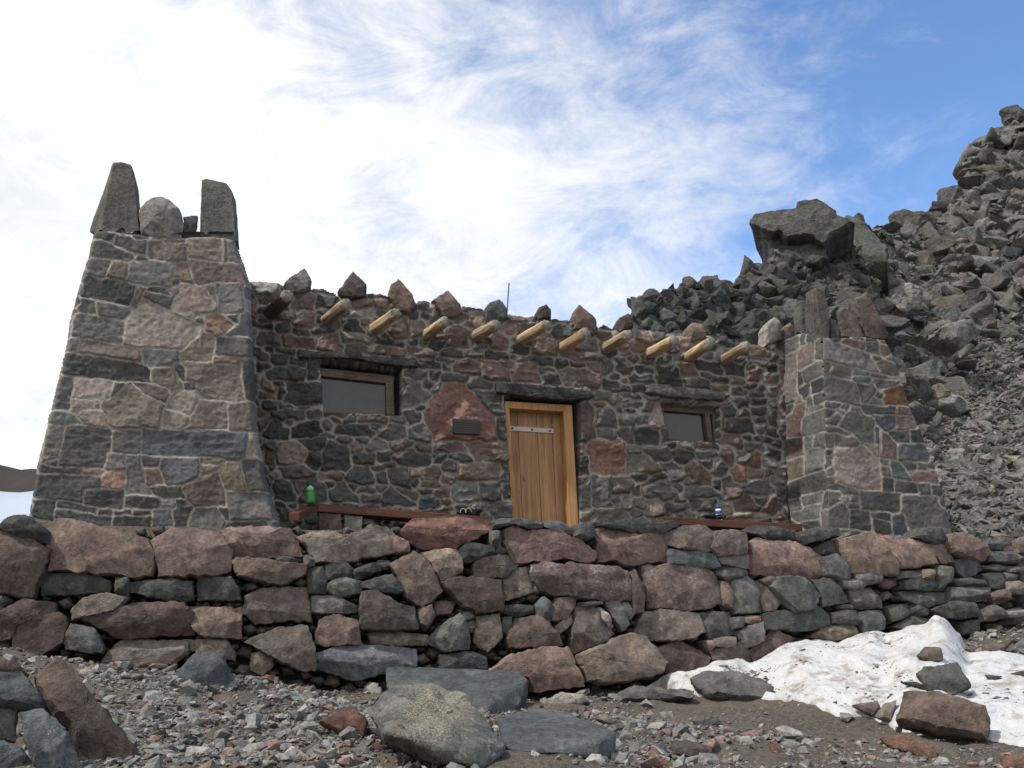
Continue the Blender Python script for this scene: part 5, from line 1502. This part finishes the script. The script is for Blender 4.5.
for i in np.where(solo)[0]:
    v_, f_ = VAR2[vi[i]]; W_ = (v_ * S2[i] * [1.15, .85, .75]) @ MR[i].T + P2[i]; nm, lb, ct, gr = CRAG if X2[i] < 832 else SCREE
    setp(mk(nm, W_, f_, M_SCREE, None, None, {'col': np.tile(C2[i], (len(v_), 1)), 'wht': np.full(len(v_), .1), 'yel': np.zeros(len(v_))}, True, sharp=30), lb, ct, gr)
k_ = ~solo; Pa = np.vstack([P + [0, 0, .02], P2[k_]]); Sa = np.vstack([np.stack([S_ * 1.15, S_ * .85, S_ * .72], -1), np.stack([S2 * 1.15, S2 * .85, S2 * .75], -1)[k_]])
va = np.r_[r.integers(len(VAR), size=len(P)), len(VAR) + vi[k_]]
o = scatter('scree', Pa, Sa, np.vstack([Cc, C2[k_]]), VAR + VAR2, M_SCREE, 13, .55, True, vid=va); setp(o, 'grey broken scree covering the slope behind the hut', 'scree', None, 'stuff')
# countable blocks on the slope
def block(name, P, dims, rot, code, seed, label, cat, group=None, edge=.12, nz=.03, bev=.06, bright=1.0):
    rr = np.random.default_rng(seed); pts = rr.normal(0, 1, (18, 3)); pts /= np.linalg.norm(pts, axis=1, keepdims=True); pts = np.sign(pts) * np.abs(pts) ** .6 * rr.uniform(.8, 1.1, (18, 1))
    M = np.array(Matrix.Rotation(rot[2], 3, 'Z') @ Matrix.Rotation(rot[0], 3, 'X') @ Matrix.Rotation(rot[1], 3, 'Y')); pts = (pts * np.array(dims)) @ M.T
    V, F = hull_rock(pts, seed, max(edge, max(dims) / 9), nz, bev * min(dims)); V = V + P; a_ = rock_attrs(V, code, seed, .03); a_['col'] = a_['col'] * bright * 1.2
    o = mk(name, V, F, M_SCREE, None, None, a_, sharp=26); return setp(o, label, cat, group)
k = 0
for u in np.linspace(632, 835, 30):                                       # jagged crag behind the parapet
    for lay in range(4):
        k += 1; vv = (.98, .8, .62, .42)[lay] + r.uniform(-.1, .02); uu = u + r.uniform(-5, 5); P = hill_pt(uu, vv); s = r.uniform(.3, .62) if lay < 2 else r.uniform(.2, .5)
        block('crag_rock', P - [0, 0, s * .25], (s * .5, s * .8, s * 1.2), (r.normal(.15, .25), r.normal(.55, .25), r.uniform(-.6, .6)), 'd', 1000 + k, 'jagged dark rock in the crag rising behind the parapet of the hut', 'rock', 'jagged rocks of the crag', .12, .045, .05, r.uniform(.75, 1.15))
for j in range(70):
    u = r.uniform(835, 1060); vv = r.uniform(.08, .97); P = hill_pt(u, vv); s = P[1] / 1000 * r.uniform(6, 14)
    block('scree_boulder', P, (s, s * .8, s * .55), (r.normal(.1, .3), r.normal(0, .35), r.uniform(0, 3)), 's', 1200 + j, 'grey angular boulder lying among the scree right of the crag', 'boulder', 'boulders in the scree', .1, .03, .05, r.uniform(.75, 1.2))
# overhanging rock head on the skyline, several fused blocks
def crag_piece(t, depth, front, back, seed, tilt=0, flat=.2, nz=.05):
    q = np.array(tile_px('E6', t)); N = -rays(*q.mean(0)); N[2] = 0; N /= np.linalg.norm(N); N = N * math.cos(R(tilt)); N[2] = math.sin(R(tilt))
    Pl = Plane(at(q[:, 0].mean(), q[:, 1].mean(), depth), N)
    return outline_rock(Pl.hit(q[:, 0], q[:, 1]), N, seed, front, back, 0, nz, step=.075, flat=flat, edge=1.0, rings=(.985, .96, .92, .87, .81, .74, .66, .58, .5, .42, .34, .26, .18, .1))
pieces = [crag_piece('545,130 562,108 600,100 680,84 735,76 800,70 880,82 950,116 985,140 940,170 890,200 850,234 820,214 760,206 690,214 660,186 600,182 560,160 548,150', 27.6, .16, 3.2, 31, 10, .8, .03),
          crag_piece('735,82 738,54 770,46 820,40 862,60 880,76 905,90 890,112 800,108', 28.0, .12, 2.2, 32, 10, .8, .03),
          crag_piece('566,176 612,236 622,300 640,330 720,335 830,325 870,290 850,230 820,205 690,190 600,168', 28.0, .15, 2.6, 33, 20, .5, .04),
          crag_piece('846,240 900,178 950,118 1000,120 1060,180 1110,250 1120,320 1020,330 900,310 860,280', 30.6, .2, 3.0, 34, 45, .6, .04)]
V, F = join(pieces); a_ = rock_attrs(V, 'd', 35, .03); a_['col'] = a_['col'] * 1.45
setp(mk('rock_outcrop', V, F, M_SCREE, None, None, a_, sharp=26), 'great dark overhanging rock jutting from the skyline above the right tower', 'rock outcrop')
for j, (u, y, d, s, lab) in enumerate(((911, 222, 41.5, (.9, .7, .5), 'squared dark block on the skyline in the dip right of the overhanging rock'), (952, 202, 46, (.6, .8, .9), 'pale edged block on the skyline at the foot of the highest crag'), (1014, 120, 56, (.9, .8, .9), 'knobbly rock at the very top of the highest crag'), (955, 338, 26, (.75, .6, .4), 'large pale tilted boulder in the middle of the scree slope'), (905, 300, 30, (.7, .6, .6), 'blocky boulder on the scree above the right tower'))):
    block('scree_boulder' if j > 2 else 'skyline_block', at(u, y, d), s, (.1, .2, .4 + j), 's' if j > 2 else 'd', 1400 + j, lab, 'boulder' if j > 2 else 'rock', None, .1, .03, .05, 1.5 if j > 2 else 1.1)

# ================================================================== far ridge with a snowfield, left
rx = np.linspace(-330, -60, 60); prof = np.interp(rx, [-330, -260, -205, -150, -110, -60], [86, 78, 66, 46, 20, -10]) + 3 * noise(np.stack([rx / 14, rx * 0], -1), 2)
def far_mesh(name, y0, top, mat, back, label=None):
    V = []; n = len(rx)
    for t in np.linspace(0, 1, 10): V += [[x, y0 + back * t, -30 + (h + 30) * t + (2.0 * noise(np.array([[x / 9, t * 5, 1.0]]), 7)[0] if 0 < t else 0)] for x, h in zip(rx, top)]
    V += [[x, y0 + back * 1.6, -30] for x in rx]
    F = [[k * n + i, k * n + i + 1, (k + 1) * n + i + 1, (k + 1) * n + i] for k in range(10) for i in range(n - 1)]; setp(mk(name, V, F, mat), kind='structure')
far_mesh('mountain_ridge', 330, prof, plain_mat('ridge_rock', (.036, .029, .027), .95, .5, .12, .0), 120)
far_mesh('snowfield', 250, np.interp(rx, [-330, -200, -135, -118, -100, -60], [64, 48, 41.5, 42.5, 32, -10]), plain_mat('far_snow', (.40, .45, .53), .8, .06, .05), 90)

# ================================================================== sky, sun, camera
w = bpy.data.worlds.new('World'); SC.world = w; w.use_nodes = True; t = w.node_tree; t.nodes.clear(); g = G(t)
EL, AZ = 58, -116                                                         # sun elevation; azimuth from +Y towards +X
sky = g.n('ShaderNodeTexSky', sky_type='NISHITA', sun_disc=False, sun_elevation=R(EL), sun_rotation=R(AZ), altitude=3000, air_density=1.0, dust_density=.6, ozone_density=2.5)
b1 = g.n('ShaderNodeBackground'); hs = g.n('ShaderNodeHueSaturation', i_Saturation=1.1, i_Value=1.4); g.l(sky.outputs[0], hs.inputs['Color']); g.l(hs.outputs[0], b1.inputs['Color']); b1.inputs['Strength'].default_value = .15
dv = g.n('ShaderNodeTexCoord').outputs['Generated']; sx = g.n('ShaderNodeSeparateXYZ'); g.l(dv, sx.inputs[0])
n1 = g.noise(g.scale(dv, (1, 1, 1.7)), 2.6, 7, .62, .5); n2 = g.noise(g.scale(dv, (1, 1, 2.0)), 9.0, 7, .68, .6)
bias = g.math('ADD', g.math('MULTIPLY', sx.outputs[0], -1.05), g.math('ADD', g.math('MULTIPLY', sx.outputs[2], -.5), g.math('ADD', .0, g.ramp(sx.outputs[1], .3, -.5, 0, .9))))  # extra cloud added out of view behind the camera, keeps shadows less blue
f = g.math('ADD', g.math('ADD', g.math('MULTIPLY', n1, .75), g.math('MULTIPLY', n2, .78)), bias)
cov = g.ramp(f, .12, .84, .02, 1.0)
b2 = g.n('ShaderNodeBackground'); g.l(g.mix(g.ramp(g.math('ADD', g.math('MULTIPLY', n1, .5), g.math('MULTIPLY', n2, .5)), .34, .56), (.76, .81, .88), (1.0, 1.0, 1.0)), b2.inputs['Color']); b2.inputs['Strength'].default_value = .88
mx = g.n('ShaderNodeMixShader'); g.l(cov, mx.inputs[0]); g.l(b1.outputs[0], mx.inputs[1]); g.l(b2.outputs[0], mx.inputs[2])
o = g.n('ShaderNodeOutputWorld'); g.l(mx.outputs[0], o.inputs[0])
sun = bpy.data.lights.new('sun', 'SUN'); sun.energy = 3.0; sun.angle = R(1.5); sun.color = (1.0, .95, .87); so = bpy.data.objects.new('sun', sun); COL.objects.link(so)
dvec = Vector((math.sin(R(AZ)) * math.cos(R(EL)), math.cos(R(AZ)) * math.cos(R(EL)), math.sin(R(EL)))); so.rotation_euler = dvec.to_track_quat('Z', 'Y').to_euler(); so.location = (-20, -10, 30)
cam = bpy.data.cameras.new('camera'); cam.sensor_width = 36; cam.lens = 36 * F_PX / 1024; cam.clip_end = 6000; co = bpy.data.objects.new('camera', cam); COL.objects.link(co)
co.location = EYE; co.rotation_euler = Matrix(CAM.tolist()).to_euler(); SC.camera = co
SC.view_settings.view_transform = 'Standard'; SC.view_settings.look = 'None'; SC.view_settings.exposure = 0.30; SC.view_settings.gamma = 1.0
SC.cycles.max_bounces = 5; SC.cycles.diffuse_bounces = 3
if globals().get('DEBUG_ROCKS'):
    for o_ in COL.objects:
        if o_.parent is None and o_.type == 'MESH' and o_.get('category') in ('stone', 'slab', 'boulder', 'rock') and not o_.get('group'):
            b = np.array([o_.matrix_basis @ v.co for v in o_.data.vertices]); X_, Y_ = project(b); print('ROCK', o_['label'][:50], 'px %d-%d %d-%d' % (X_.min(), X_.max(), Y_.min(), Y_.max()), 'y %.2f' % b[:, 1].mean())
